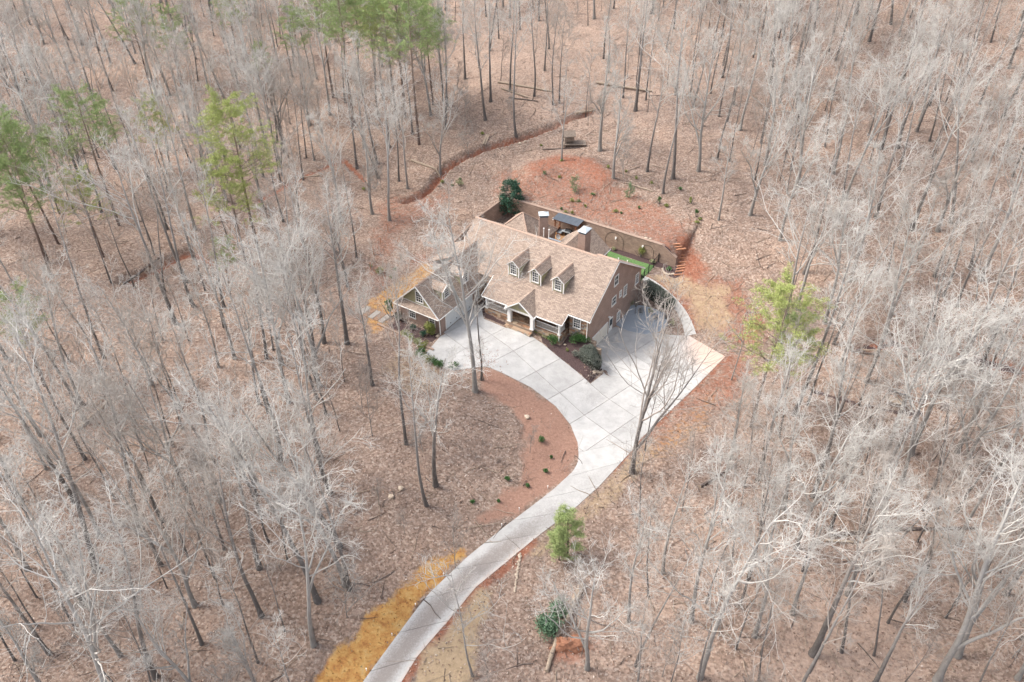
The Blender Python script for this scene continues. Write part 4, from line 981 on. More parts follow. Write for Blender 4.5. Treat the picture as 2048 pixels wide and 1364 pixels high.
def clump(centers,n,size,rad,rg,flat=1.,tri=True,up=0.,wd=.45):
    """n leaf quads round every centre"""
    M=len(centers); c=np.repeat(centers,n,0); off=rg.normal(0,1,(M*n,3)); off=norm(off)*(rg.uniform(0,1,(M*n,1))**.4)*np.repeat(np.broadcast_to(rad,(M,)),n)[:,None]; off[:,2]*=flat
    p=c+off; a=norm(rg.normal(0,1,(M*n,3))+np.array([0,0,up])); b=norm(np.cross(a,rg.normal(0,1,(M*n,3)))); s=size*rg.uniform(.6,1.3,(M*n,1))
    V=np.stack([p-a*s,p+b*s*wd,p+a*s,p-b*s*wd],1).reshape(-1,3); F_=np.arange(M*n*4).reshape(-1,4); return V,F_
def pine(seed,Ht,r0,t0,n1,spread,mn,tuft=16,ts=.30,cone=False,ntuft=5):
    rg=np.random.default_rng(seed)
    P0,R0=grow(np.array([[0,0,-.3]]),np.array([[rg.normal(0,.03),rg.normal(0,.03),1]]),np.array([Ht]),np.array([r0]),14,.02,.02,.15,rg)
    s,d,l,r=spawn(P0,R0,n1,t0,.99,1.05,1.5,spread,rg,.4); 
    P1,R1=grow(s,d,l,np.maximum(r,.025),6,.10,.05,.3,rg)
    s,d,l,r=spawn(P1,R1,ntuft,.25,1.,.4,.9,.42,rg,.6); P2,R2=grow(s,d,l,np.maximum(r,.012),3,.12,.05,.5,rg)
    cen=np.concatenate([P2[:,1:].reshape(-1,3),P1[:,3:].reshape(-1,3)]); cen=cen+rg.normal(0,.12,cen.shape)
    V,F_=clump(cen,tuft,ts*.36,ts*1.05,rg,.45,up=.5,wd=.16)
    tr=join([tubes(P0,R0,8),tubes(P1,R1,4),tubes(P2,R2,3)])
    return npmesh('trunk',*tr,M_barkPine,True),npmesh('crown',V,F_,mn)
VAR['pineY']=[pine(41,22,.24,.48,50,.30,M_pineY,25,.40),pine(42,18,.18,.42,40,.32,M_pineY,25,.38)]
VAR['pineG']=[pine(43,24,.26,.52,50,.29,M_pineG,24,.40),pine(44,20,.2,.5,40,.29,M_pineG,24,.38)]
VAR['pineS']=[pine(45,6.2,.09,.16,44,.27,M_pineS,20,.26,ntuft=4)]
VAR['pinelet']=[pine(46,2.6,.04,.1,18,.38,M_pineB,22,.16,ntuft=2)]

# ---------------------------------------------------------------- planting
TREES=[]
GROUPS={'slender_tree':('slender tree','slender dark-stemmed trees crowded in the forest'),'bare_tree':('bare tree','bare hardwood trees of the winter forest'),'sapling':('sapling','thin bare saplings among the forest trees'),'pine_tree':('pine tree','green pines among the bare trees')}
LOOK={'pole':'slender dark-stemmed tree','dark':'tall dark-barked bare tree','pale':'pale grey-limbed bare tree','sapling':'thin bare sapling','fan':'wide-spreading bare tree','pineY':'yellow-green pine','pineG':'deeper green pine','pineS':'small feathery pine','pinelet':'knee-high young pine'}
ORD=['leftmost','second from the left','third from the left','fourth from the left','fifth from the left','sixth from the left','seventh from the left','eighth from the left','ninth from the left','tenth from the left']+[q+' from the left' for q in ('eleventh','twelfth','thirteenth','fourteenth','fifteenth','sixteenth','seventeenth','eighteenth','nineteenth','twentieth','twenty-first','twenty-second','twenty-third','twenty-fourth')]
COLS=['far-left','left','left-centre','mid-left','mid-right','right-centre','right','far-right']; ROWS=['top','upper','upper-middle','middle','lower-middle','lower','bottom','foremost']
def name_trees():
    cells={}
    for r,kind in PENDING:
        px,py=proj(r.location); c_=min(7,max(0,int(px/2048*8))); w_=min(7,max(0,int(py/1364*8))); cells.setdefault((kind,c_,w_),[]).append((px,r))
    for (kind,c_,w_),l in cells.items():
        l.sort(key=lambda q:q[0]); base=LOOK[kind]; area_='in the %s %s woods'%(ROWS[w_],COLS[c_])
        for i,(px,r) in enumerate(l):
            r['label']=(base+', '+(ORD[min(i,23)]+', ' if len(l)>1 else '')+area_)
            if len(l)>1 and i==len(l)-1: r['label']=base+', rightmost, '+area_
PENDING=[]
def plant(kind,pos,var=None,scale=1.,rz=None,label=None,cat=None,name=None,group=None,tilt=(0,0)):
    vs_=VAR[kind]; i=random.randrange(len(vs_)) if var is None else var; tm,cm=vs_[i]
    nm=name or ('sapling' if kind=='sapling' else 'slender_tree' if kind=='pole' else 'pine_tree' if kind.startswith('pine') else 'bare_tree')
    x,y=pos[0],pos[1]; z=T(x,y)
    r=bpy.data.objects.new(nm,None); r.empty_display_size=.5; COL.objects.link(r); r.location=(x,y,z); r.scale=(scale,)*3
    r.rotation_euler=(tilt[0],tilt[1],random.uniform(0,6.28) if rz is None else rz)
    for me_,n_ in ((tm,'trunk'),(cm,'crown')): o=bpy.data.objects.new(n_,me_); COL.objects.link(o); o.parent=r
    c_,g_=GROUPS[nm]
    if not label: PENDING.append((r,kind))
    tag(r,label,c_,group or g_); TREES.append((x,y,kind)); return r

# measured trunks (feet as seen in the photograph): px,py,kind,scale
MEAS=[(971,240,'dark',.95),(930,238,'sapling',1.2),(890,258,'dark',.85),(930,158,'dark',.8),(981,203,'dark',.85),(1032,271,'dark',.9),(1020,182,'dark',.75),(1068,192,'dark',.8),
(1200,301,'pale',1.1),(1227,356,'pale',.9),(1123,320,'pale',.7),(1246,196,'dark',.8),(1294,343,'dark',.72),(938,315,'sapling',1.2),(880,346,'pale',.8),(779,441,'pale',1.0),(745,428,'pale',.9),
(798,362,'dark',.8),(815,377,'pale',.85),(779,295,'dark',.8),(714,336,'dark',.8),(757,356,'dark',.75),(682,445,'pale',.9),(1106,209,'dark',.85),(1119,206,'dark',.8),(1207,117,'dark',.9),(1089,141,'dark',.8),
(1001,161,'sapling',1.3),(1078,42,'dark',.9),(1346,357,'dark',1.0),(1326,387,'dark',.78),(1397,342,'pale',.95),(1246,356,'sapling',1.),(1437,440,'pale',.85),
(1804,158,'dark',1.1),(1761,298,'dark',.9),(1541,168,'dark',1.),(1823,459,'dark',1.),(1875,462,'pale',1.),(1902,445,'dark',.95),(2004,237,'dark',.9),(1738,83,'dark',.9),(1782,49,'dark',.9),(1657,107,'dark',.9),(1444,155,'dark',.9),(1621,114,'pale',1.),(1438,233,'dark',.85),(1292,200,'dark',.8),(1350,190,'pale',.9),(1480,260,'pale',.95),(1530,330,'pale',.9),(1595,372,'pale',1.05),(1500,430,'pale',.9),(1560,480,'fan',.8),(1690,400,'pale',.95),(1960,560,'pale',1.1),
(1732,764,'pale',1.15),(1961,741,'dark',1.15),(1820,908,'pale',1.15),(1912,905,'pale',1.1),(1772,905,'pale',1.0),(1652,916,'dark',.9),(1587,830,'dark',1.),(1461,918,'pale',.62),(1868,553,'dark',.9),(1649,646,'pale',.9),(1594,618,'pale',.85),(1608,546,'dark',.85),(1700,560,'pale',1.),
(1739,1010,'dark',1.),(1661,1061,'dark',.9),(1625,1308,'dark',1.),(1809,1202,'dark',.7),(2011,1188,'pale',.9),(1382,1243,'pale',1.05),(1399,1356,'pale',1.1),(1567,1021,'pale',.8),(1915,1312,'pale',1.),(1874,1362,'pale',1.1),(1803,962,'pale',.9),(1488,973,'dark',.6),(1515,959,'dark',.75),(1440,1010,'pale',.6),
(279,1068,'dark',.9),(325,1043,'dark',.95),(198,1072,'pale',.9),(523,1232,'dark',1.05),(636,1203,'dark',.95),(627,1290,'pale',.9),(519,1137,'dark',.85),(694,1234,'sapling',1.3),(690,1171,'pale',.95),(699,1180,'dark',.95),(390,1212,'pale',.8),(167,1208,'pale',1.),(403,1288,'dark',.8),(448,1099,'dark',.7),(55,1140,'pale',.9),
(871,970,'dark',.9),(853,1011,'dark',.75),(325,680,'dark',.55),(373,564,'dark',.9),(304,769,'pale',.85),(448,615,'dark',.8),(547,700,'dark',.7),(533,717,'dark',.75),(632,717,'dark',.85),(608,721,'dark',.8),(694,687,'dark',.9),(561,919,'dark',1.),(173,847,'dark',.8),(171,919,'dark',.9),(643,916,'pale',.9),(680,861,'sapling',1.2),(212,755,'dark',.8),(82,871,'pale',.9),
(226,182,'dark',.9),(232,339,'dark',.8),(195,227,'dark',.9),(135,220,'dark',.9),(270,127,'dark',.85),(424,39,'dark',.9),(390,45,'dark',.9),(390,459,'pale',1.1),(335,459,'dark',.9),(420,370,'pale',.95),(502,192,'pale',.9),(588,114,'pale',.85),(178,370,'fan',.95),(109,401,'fan',.95),(620,250,'pale',1.),(660,230,'pale',1.05),(560,330,'pale',.95),
(812,888,'dark',.95),(846,905,'sapling',1.),(745,872,'sapling',1.1),(745,770,'dark',.7),(1277,1066,'pole',.8)]
for px,py,kd,sc in MEAS:
    p=at(px,py); plant(kd,p,scale=sc*random.uniform(.95,1.05))
# individually described trees
p=at(950,782); plant('fan',p,var=1,scale=1.02,rz=2.2,label='great bare tree with spreading crown in front of the garage wing')
p=at(962,760); plant('pole',p,var=0,scale=.95,label='straight dark trunk close beside the great tree in front of the garage wing')
p=at(1264,945); plant('fan',p,var=0,scale=1.14,rz=1.0,label='vase-shaped bare tree with dark limbs in front of the parking pad')
p=at(1290,900); plant('pole',p,var=3,scale=.7,label='slim dark tree behind the vase-shaped tree by the parking pad')
p=at(240,1440); plant('fan',p,var=1,scale=1.0,rz=.5,label='white-limbed spreading tree whose crown fills the lower left corner')
p=at(911,1136); plant('sapling',p,var=3,scale=.9,label='small white-stemmed young tree on the yellow grass beside the driveway')
p=at(946,1352); plant('sapling',p,var=0,scale=1.25,label='bare tree with pale crooked limbs in the grass right of the lower driveway')
p=at(1262,700); plant('sapling',p,var=1,scale=.75,label='small bare tree standing in the gravel beside the garage') if False else None
p=at(1270,628); plant('sapling',p,var=3,scale=.7,label='small white-twigged tree standing by the gravel patch beside the garage')
p=at(1462,760); plant('sapling',p,var=0,scale=1.05,label='pale slender tree just outside the corner of the parking pad')
p=at(1010,425); plant('sapling',p,var=3,scale=.85,label='small white bare tree left of the dark evergreen behind the house')
p=at(900,470); plant('sapling',p,var=0,scale=.75,label='low pale tree left of the main ridge behind the garage wing')
for i,(px,py) in enumerate([(757,1010),(809,1068),(1060,905),(1190,1180)]): p=at(px,py); plant('sapling',p,var=3,scale=.5)
# pines: located by where their crowns are seen
def crown_at(px,py,kind,scale,hfrac,Ht,**k):
    D=ray(px,py); ts=np.linspace(35,520,2400)/np.linalg.norm(D); Xr=D[0]*ts;Yr=D[1]*ts;Zr=CH+D[2]*ts
    g=Zr-(terr(Xr,Yr)+hfrac*Ht*scale); i=int(np.argmax(g<0)); return plant(kind,(Xr[i],Yr[i]),scale=scale,**k)
for px,py,kd,vr,sc in [(465,280,'pineY',0,.95),(455,375,'pineY',1,.85),(300,235,'pineY',1,.7),(40,300,'pineG',1,.9),(170,255,'pineG',0,.8),(160,385,'pineY',1,.7),(335,60,'pineG',1,.8),(262,38,'pineG',0,.7),
    (10,320,'pineG',0,.8),(450,15,'pineG',1,.75),(680,40,'pineG',0,.95),(735,25,'pineY',1,.95),(775,50,'pineY',0,.9),(820,70,'pineG',0,.95),(855,45,'pineG',1,.9),(700,10,'pineG',1,.9),(640,15,'pineG',0,.85),(790,10,'pineG',0,1.0),
    (585,60,'pineG',1,.7),(30,380,'pineG',1,.8),(25,640,'pineG',1,.6),(105,310,'pineG',1,.6),(440,510,'pineG',1,.4),(520,120,'pineG',1,.5)]:
    Ht=VAR and {'pineY':(22,18),'pineG':(24,20)}[kd][vr]; crown_at(px,py,kd,sc,.75,Ht,var=vr)
crown_at(1550,650,'pineY',.82,.74,22,var=0,label='bright yellow-green pine with a flat layered crown right of the parking pad')
crown_at(1590,690,'pineG',.62,.72,20,var=1,label='lower green pine crown just behind the bright pine right of the pad')
p=at(1135,1112); plant('pineS',p,var=0,scale=1.0,label='small feathery green pine on the right side of the driveway bend')
p=at(1118,1120); plant('pineS',p,var=0,scale=.8,label='shorter stem of feathery pine left of its twin by the driveway')

# forest fill
KEEP=[(735,470),(790,400),(860,330),(940,250),(1060,120),(1250,240),(1400,300),(1450,420),(1500,560),(1500,700),(1380,830),(1300,960),(1200,1060),(1060,1180),(960,1300),(920,1400),(560,1400),(640,1290),(740,1200),(830,1120),(700,1040),(700,900),(760,780),(720,640)]
COVER=[(790,455),(930,400),(1050,395),(1350,470),(1420,560),(1490,700),(1380,800),(1290,900),(1200,1010),(1100,1075),(1000,1130),(900,1230),(850,1364),(720,1364),(850,1180),(1000,1050),(1120,950),(1140,860),(960,745),(840,705),(770,640)]
HK={'dark':21,'pale':19,'fan':19,'pole':17,'sapling':9}
def covers(x,y,h):
    z=T(x,y)
    for f_ in (.45,.7,.95):
        for dx in (-2.2,0,2.2):
            q=proj((x+dx,y,z+h*f_))
            if inpoly(np.array([q[0]]),np.array([q[1]]),COVER)[0]: return True
    return False
def fill(n,kinds,wts,dmin,sub,yr=(30,235),keep=True,lim=None,scl=(.6,1.08)):
    cnt=0; tries=0; pts=np.array([(a,b_) for a,b_,_ in TREES])
    while cnt<n and tries<n*60:
        tries+=1; y=random.uniform(*yr); hw=12+.68*math.hypot(y,CH)*1.02; x=random.uniform(-hw,hw); z=T(x,y); px,py=proj((x,y,z))
        if px<-70 or px>2118 or py>1820 or py<-330: continue
        if keep and inpoly(np.array([px]),np.array([py]),KEEP)[0]: continue
        if sub and not sub(px,py): continue
        u,v=UV(x,y)
        if -28<u<17 and -22<v<22: continue
        if np.min(np.hypot(pts[:,0]-x,pts[:,1]-y))<dmin: continue
        kd=random.choices(kinds,wts)[0]; sc_=random.uniform(*scl)
        if covers(x,y,HK[kd]*sc_): continue
        pts=np.vstack([pts,(x,y)]); cnt+=1
        plant(kd,(x,y),scale=sc_)
    return cnt
left=lambda px,py:px<900
nbt=sum(1 for t in TREES if t[2] in('dark','pale','fan'))
f0=fill(36,['dark','pale','fan'],[.35,.55,.1],3.4,lambda px,py:py>880 and (px>1180 or px<560),scl=(.65,.95)); nbt+=f0
f1=fill(max(0,int((300-nbt)*.52)),['dark','pale','fan'],[.45,.5,.05],3.0,lambda px,py:px<860)
f2=fill(300-nbt-f1,['dark','pale','fan'],[.35,.58,.07],3.2,lambda px,py:px>=860)
f5=fill(55,['pole'],[1],2.3,lambda px,py:py>860 and (px>1150 or px<620),scl=(.6,1.))
f5=fill(205,['pole'],[1],2.3,None,scl=(.75,1.15))
f3=fill(40,['sapling'],[1],1.6,lambda px,py:py>860 and (px>1100 or px<620),scl=(.6,1.25))
f3=fill(190,['sapling'],[1],1.6,None,scl=(.55,1.2))
f4=fill(30,['sapling'],[1],2.5,lambda px,py:(600<px<1000 and 760<py<1060) or (860<px<1420 and -20<py<300) or (1225<px<1400 and 1080<py<1340),keep=False,scl=(.35,.9))
def distant_wood(n):
    src=bpy.data.collections.new('wood_variants')
    for tm,cm in VAR['dark'][:5]+VAR['pale'][:4]+VAR['pole']:
        bm=bmesh.new(); bm.from_mesh(tm); k_=len(bm.faces); bm.from_mesh(cm); bm.faces.ensure_lookup_table()
        for f in bm.faces[k_:]: f.material_index=1
        me_=bpy.data.meshes.new('wood_tree'); bm.to_mesh(me_); bm.free(); me_.materials.append(tm.materials[0]); me_.materials.append(cm.materials[0])
        src.objects.link(bpy.data.objects.new('wood_tree',me_))
    pts=np.array([(a,b_) for a,b_,_ in TREES]); out=[]; tries=0
    while len(out)<n and tries<n*80:
        tries+=1; y=random.uniform(60,240); hw=15+.70*math.hypot(y,CH); x=random.uniform(-hw,hw); z=T(x,y); px,py=proj((x,y,z))
        if px<-120 or px>2170 or py>1250: continue
        if py>330 and random.random()<.6: continue
        if inpoly(np.array([px]),np.array([py]),KEEP)[0] or (860<px<1420 and 60<py<480): continue
        if np.min(np.hypot(pts[:,0]-x,pts[:,1]-y))<1.7: continue
        if covers(x,y,17): continue
        pts=np.vstack([pts,(x,y)]); out.append((x,y,z))
    me_=bpy.data.meshes.new('distant_wood'); me_.from_pydata(out,[],[]); o=link('distant_wood',me_)
    g=bpy.data.node_groups.new('distant_wood','GeometryNodeTree'); g.interface.new_socket('Geometry',in_out='INPUT',socket_type='NodeSocketGeometry'); g.interface.new_socket('Geometry',in_out='OUTPUT',socket_type='NodeSocketGeometry')
    N=g.nodes.new; i_=N('NodeGroupInput'); o_=N('NodeGroupOutput'); ip=N('GeometryNodeInstanceOnPoints'); ci=N('GeometryNodeCollectionInfo'); ci.inputs['Collection'].default_value=src; ci.inputs['Separate Children'].default_value=True; ci.inputs['Reset Children'].default_value=True
    rv=N('FunctionNodeRandomValue'); rv.data_type='FLOAT_VECTOR'; rv.inputs[0].default_value=(0,0,0); rv.inputs[1].default_value=(.06,.06,6.28)
    rs=N('FunctionNodeRandomValue'); rs.data_type='FLOAT'; rs.inputs[2].default_value=.62; rs.inputs[3].default_value=1.02; rs.inputs['Seed'].default_value=4
    L=g.links.new; L(i_.outputs[0],ip.inputs['Points']); L(ci.outputs[0],ip.inputs['Instance']); ip.inputs['Pick Instance'].default_value=True; L(rv.outputs[0],ip.inputs['Rotation']); L(rs.outputs[1],ip.inputs['Scale']); L(ip.outputs[0],o_.inputs[0])
    m=o.modifiers.new('wood','NODES'); m.node_group=g; tag(o,'grey mass of further bare trees filling the forest',kind='stuff'); return len(out)
f6=distant_wood(480)
print('TREES',f6,nbt,f1,f2,f3,f4,f5)
#PART4
name_trees()
# ---------------------------------------------------------------- shrubs
def shrub(name,label,cat,px,py,r,h,m,n=500,size=.09,group=None,dome=1.,pos=None,core=True,stem=True,seed=None,zoff=0.,lumps=7):
    p=at(px,py) if pos is None else np.array([pos[0],pos[1],T(*pos[:2])])
    rg=np.random.default_rng(int(abs(px)*7+abs(py)) if seed is None else seed)
    t=thing(name,label,cat,(p[0],p[1],p[2]+zoff),0,group)
    c=norm(rg.normal(0,1,(lumps,3)))*rg.uniform(.2,.6,(lumps,1))*np.array([r,r,h*.5]); c[:,2]+=h*.52
    V,F_=clump(c,max(10,n//lumps),size,r*.55,rg,min(1.2,h/(2*r)+.15)); V[:,2]=np.maximum(V[:,2],.02)
    link('foliage',npmesh('foliage',V,F_,m),t)
    if stem:
        P,R=grow(np.tile([[0,0,-.1]],(5,1)),np.c_[rg.normal(0,.5,(5,2)),np.ones(5)],np.full(5,h*.8),np.full(5,.025+.01*h),4,.1,.1,.4,rg)
        link('stem',npmesh('stem',*tubes(P,R,4),M_barkD),t)
    return t
def hedge(name,label,poly,h,m,dens=260,size=.055,seed=1,group=None):
    """clipped hedge: dense small leaves over the body of an extruded outline"""
    rg=np.random.default_rng(seed); c0=np.mean(poly,axis=0); t=thing(name,label,'hedge',(c0[0],c0[1],T(*c0)),0,group); z0=T(*c0)
    A=np.array(poly)-c0; xs=[];lo=A.min(0);hi=A.max(0); n=int((hi-lo).prod()*h*dens)+1500
    P=np.c_[rg.uniform(lo[0],hi[0],n),rg.uniform(lo[1],hi[1],n)]; ok=inpoly(P[:,0],P[:,1],[tuple(q) for q in A]); P=P[ok]
    d=pdist(P[:,0],P[:,1],[tuple(q) for q in A]+[tuple(A[0])]); hh=h*(.82+.18*ss(0,.45,d))+.05*wob(P[:,0],P[:,1],.4,2)
    top=rg.uniform(0,1,len(P))<.55; z=np.where(top|(d>.35),hh*rg.uniform(.9,1.02,len(P)),hh*rg.uniform(.02,1,len(P)))
    zz=np.array([T(a+c0[0],b_+c0[1]) for a,b_ in P])-z0
    C=np.c_[P,z+zz]; V,F_=clump(C,3,size,.07,rg); link('foliage',npmesh('foliage',V,F_,m),t)
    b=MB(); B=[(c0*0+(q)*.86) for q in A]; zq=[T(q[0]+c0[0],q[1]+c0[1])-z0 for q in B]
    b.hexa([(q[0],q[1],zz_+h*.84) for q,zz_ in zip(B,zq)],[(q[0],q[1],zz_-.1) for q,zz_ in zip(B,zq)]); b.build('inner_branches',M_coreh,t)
    return t
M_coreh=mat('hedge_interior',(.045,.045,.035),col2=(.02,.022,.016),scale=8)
def wp(l): return [W(*q)[:2] for q in l]
hedge('clipped_hedge','rounded grey-green clipped hedge in the bed at the garage corner',[at(a,b_)[:2] for a,b_ in ((1156,720),(1172,733),(1187,744),(1202,742),(1204,731),(1193,711),(1181,700),(1168,703),(1158,710))],1.15,M_leafGrey,seed=2)
hedge('clipped_hedge','long clipped grey hedge between the right gable wall and the curved path',[at(a,b_)[:2] for a,b_ in ((1284,577),(1296,572),(1318,585),(1340,602),(1352,616),(1346,626),(1330,620),(1308,606),(1286,592))],1.35,M_leafGrey,seed=3)
shrub('boxwood_shrub','glossy green shrub under the right end of the porch rail','shrub',1106,686,.95,1.15,M_leafG,900,.08)
shrub('boxwood_shrub','glossy green shrub below the small window of the stone bay','shrub',1155,682,1.1,1.2,M_leafG,1100,.085)
shrub('boxwood_shrub','second glossy green mound beside the downspout of the stone bay','shrub',1168,683,.75,.95,M_leafG,600,.08)
shrub('small_shrub','low grey-green shrub at the drive edge left of the clipped hedge','shrub',1150,712,.6,.75,M_leafGrey,500,.06)
shrub('small_shrub','small yellow-green plant in the dark mulch bed','shrub',1134,702,.3,.4,M_leafY,120,.06)
for i in range(6): shrub('ground_cover_plant','straggly pale green plant below the porch rail, '+ORD[i],'plant',1069+i*5.6,661+i*3.4,.45,.35,M_leafY if i%2 else M_leafW,130,.07,group='straggly plants below the right porch rail')
shrub('round_arborvitae','round olive-green evergreen by the left gable downspout','shrub',860,668,.85,1.9,M_leafY,1500,.09)
shrub('columnar_evergreen','narrow pointed dark evergreen at the left garage wing corner','tree',781,634,.55,3.2,M_leafG,1500,.09,lumps=16)
shrub('blue_spruce_shrub','small bluish spruce in the bed below the left gable','shrub',796,641,.6,1.3,M_leafGrey,600,.08)
shrub('small_shrub','dark green shrub under the left gable window','shrub',826,657,.5,.6,M_leafD,350,.08); shrub('small_shrub','dark green shrub left of the round olive evergreen','shrub',848,672,.5,.7,M_leafD,350,.08)
for i,(px,py) in enumerate([(812,671),(824,679),(836,686),(846,692)]): shrub('trailing_shrub',['pale green trailing shrub farthest up the edging wall','pale green trailing shrub second along the edging wall','pale green trailing shrub third along the edging wall','pale green trailing shrub nearest the driveway corner'][i],'shrub',px,py,.75,.6,M_leafW if i%2==0 else M_leafY,420,.08,group='trailing shrubs along the edging wall')
for i,(px,py,m_) in enumerate([(842,706,M_leafG),(839,714,M_leafG),(857,722,M_leafY),(868,729,M_leafG),(880,734,M_leafG),(908,735,M_leafG)]): shrub('edge_shrub','green loose shrub at the lower left edge of the driveway, %s'%['highest of the row','second from the top','third from the top','fourth from the top','fifth from the top','apart at the right end'][i],'shrub',px,py,.8,.8,m_,450,.08,group='loose shrubs along the left driveway edge')
def magnolia():
    p=at(1022,417); rg=np.random.default_rng(5); t=thing('magnolia_tree','dense dark glossy evergreen tree behind the house left of the chimney','evergreen tree',p)
    c=[]
    for i in range(60):
        z=rg.uniform(.6,5.6); rmax=1.75*min(1,(z+.8)/2.2)*(1-(z/6.6)**2.2)+.2; a=rg.uniform(0,6.28); rr_=rmax*rg.uniform(.5,1); c.append((rr_*math.cos(a),rr_*math.sin(a),z))
    V,F_=clump(np.array(c),95,.13,.55,rg,.9,up=.3); link('crown',npmesh('crown',V,F_,M_leafD),t)
    P,R=grow(np.array([[0,0,-.2]]),np.array([[0,0,1.]]),np.array([5.3]),np.array([.14]),8,.04,.02,.2,rg); link('trunk',npmesh('trunk',*tubes(P,R,7),M_barkD),t)
magnolia()
# rhododendron by the fallen trunks
shrub('rhododendron','large green rhododendron beside the cut log right of the driveway','shrub',1118,1225,1.0,1.5,M_rhodo,1900,.10,lumps=14); shrub('rhododendron','broader pale-dusted rhododendron below the cut log right of the driveway','shrub',1100,1262,1.35,1.7,M_rhodo,2600,.10,seed=77,lumps=18)
# planted young evergreens on the straw bed
for i,(px,py,r_,h_) in enumerate([(1084,884,.5,.75),(1091,945,.3,.65),(1015,960,.32,.5),(1056,974,.27,.5),(945,1006,.27,.45),(997,1004,.2,.4),(1103,916,.2,.4)]):
    shrub('young_evergreen',['largest round dark evergreen on the straw bed inside the drive bend','small conical evergreen nearest the driveway in the straw bed','round green evergreen farthest left of the straw bed','small green evergreen between its two neighbours near the straw bed','tiny evergreen lowest down in the leaf litter left of the drive','tiny brownish evergreen beside a red clay spot left of the drive','tiny evergreen just below the largest round one'][i],'shrub',px,py,r_,h_,M_leafG,int(900*r_)+120,.06,lumps=9)
# hill plants
for i,(px,py,s) in enumerate([(1150,384,1.),(1258,396,.9)]): plant('pinelet',at(px,py),var=0,scale=s,label=['blue-green young pine on the red bank above the pergola','blue-green young pine on the red bank above the wall end'][i])
for i,(px,py,h_) in enumerate([(1318,408,1.5),(1392,434,1.6),(1381,407,1.3)]): shrub('young_cypress',['dark pointed young cypress left of the timber steps','dark pointed young cypress highest right on the red bank','slim yellowish young cypress behind the right one'][i],'shrub',px,py,.3,h_,M_leafG if i<2 else M_leafY,420,.06,lumps=9)
HP=[(1083,292),(1123,322),(1090,348),(1118,356),(1186,390),(1144,403),(1157,404),(1123,419),(1132,426),(1143,428),(1171,414),(1231,425),(1242,427),(1273,358),(1302,367),(1360,380),(1332,412),(1278,418),(1252,344),(1333,413),(1400,440),(1395,446),(1216,336),(905,372),(920,361),(884,365),(760,544),(782,555),(742,534),(790,540),(728,380),(965,270)]
HPL=['green shrublet left of the playhouse','olive shrublet below the playhouse trunk','olive shrublet on the left end of the bare berm','shrublet on the berm crest','shrublet between the young pine and the berm','left shrublet of the pair straight above the pergola','right shrublet of the pair straight above the pergola','leftmost shrublet above the left chimney','second shrublet above the left chimney','third shrublet above the left chimney','shrublet above the pergola roof','left shrublet of the pair above the wall lamp','right shrublet of the pair above the wall lamp','shrublet beside the thin pole on the bank','shrublet right of the thin pole on the bank','shrublet near the foot of the big pale trunk','shrublet beside the left young cypress','shrublet below the right young pine','shrublet beside the pale slender trunk','yellowish shrublet under the left young cypress','shrublet below the right young cypress','lowest shrublet below the right young cypress','shrublet behind the right young pine','left shrublet beside the silvery creek shrub','upper shrublet beside the silvery creek shrub','shrublet left of the creek bend','shrublet just above the left yellow grass strip','shrublet at the edge of the left yellow grass strip','shrublet by the wire fence end','olive shrublet right of the wire fence','green shrublet in the leaves above the wire fence','green shrublet by the log bridge far up the creek']
for i,(px,py) in enumerate(HP): shrub('bank_shrub',HPL[i],'shrub',px,py,random.uniform(.25,.5),random.uniform(.3,.55),random.choice([M_leafY,M_leafG,M_leafY]),random.randint(70,160),.08,group='shrublets on the clay bank')
shrub('loose_shrub','rounded olive shrub in the yellow grass left of the garage wing','shrub',761,548,.9,1.1,M_leafY,350,.09); shrub('loose_shrub','pale silvery shrub beside the creek behind the house','shrub',919,372,.9,1.0,M_leafW,300,.09)
shrub('wall_shrub','yellow-green upright shrub against the retaining wall','shrub',1281,514,.75,1.8,M_leafY,800,.08)
shrub('wall_shrub','pale shrub at the rear roof corner below the wall','shrub',1228,500,.4,.5,M_leafW,180,.07); shrub('wall_shrub','pale shrub beside the fence foot in the mulch','shrub',1304,526,.45,.55,M_leafW,220,.07); shrub('yucca','spiky green plant inside the stone ring at the wall end','plant',1338,541,.45,.7,M_leafG,220,.14)
for i in range(9): shrub('bare_shrub','leafless grey shrub between garage and curved path, '+ORD[i],'shrub',1262+i*10,600+(i%3)*9+i*4,.6,.8,M_leafW if i%4==0 else M_twig,90,.1,group='bare shrubs between garage and path')
for i in range(8): shrub('bed_shrub','low half-bare shrub before the left porch rail, '+ORD[i],'shrub',960+i*11,596+i*5.6,.4,.45,M_leafG if i%3==0 else M_leafR,110,.07,group='low shrubs before the left porch rail')
# understory tree with rust leaves in front of the drive
p=at(968,760); rg=np.random.default_rng(9); t=plant('sapling',p,var=1,scale=.62,label='young tree still holding rust-brown leaves above the driveway'); 
C=np.c_[rg.normal(0,1.6,90),rg.normal(0,1.6,90),rg.uniform(3.4,5.2,90)]; V,F_=clump(C,5,.1,.35,rg); o=link('leaves',npmesh('leaves',V,F_,M_leafR),t)
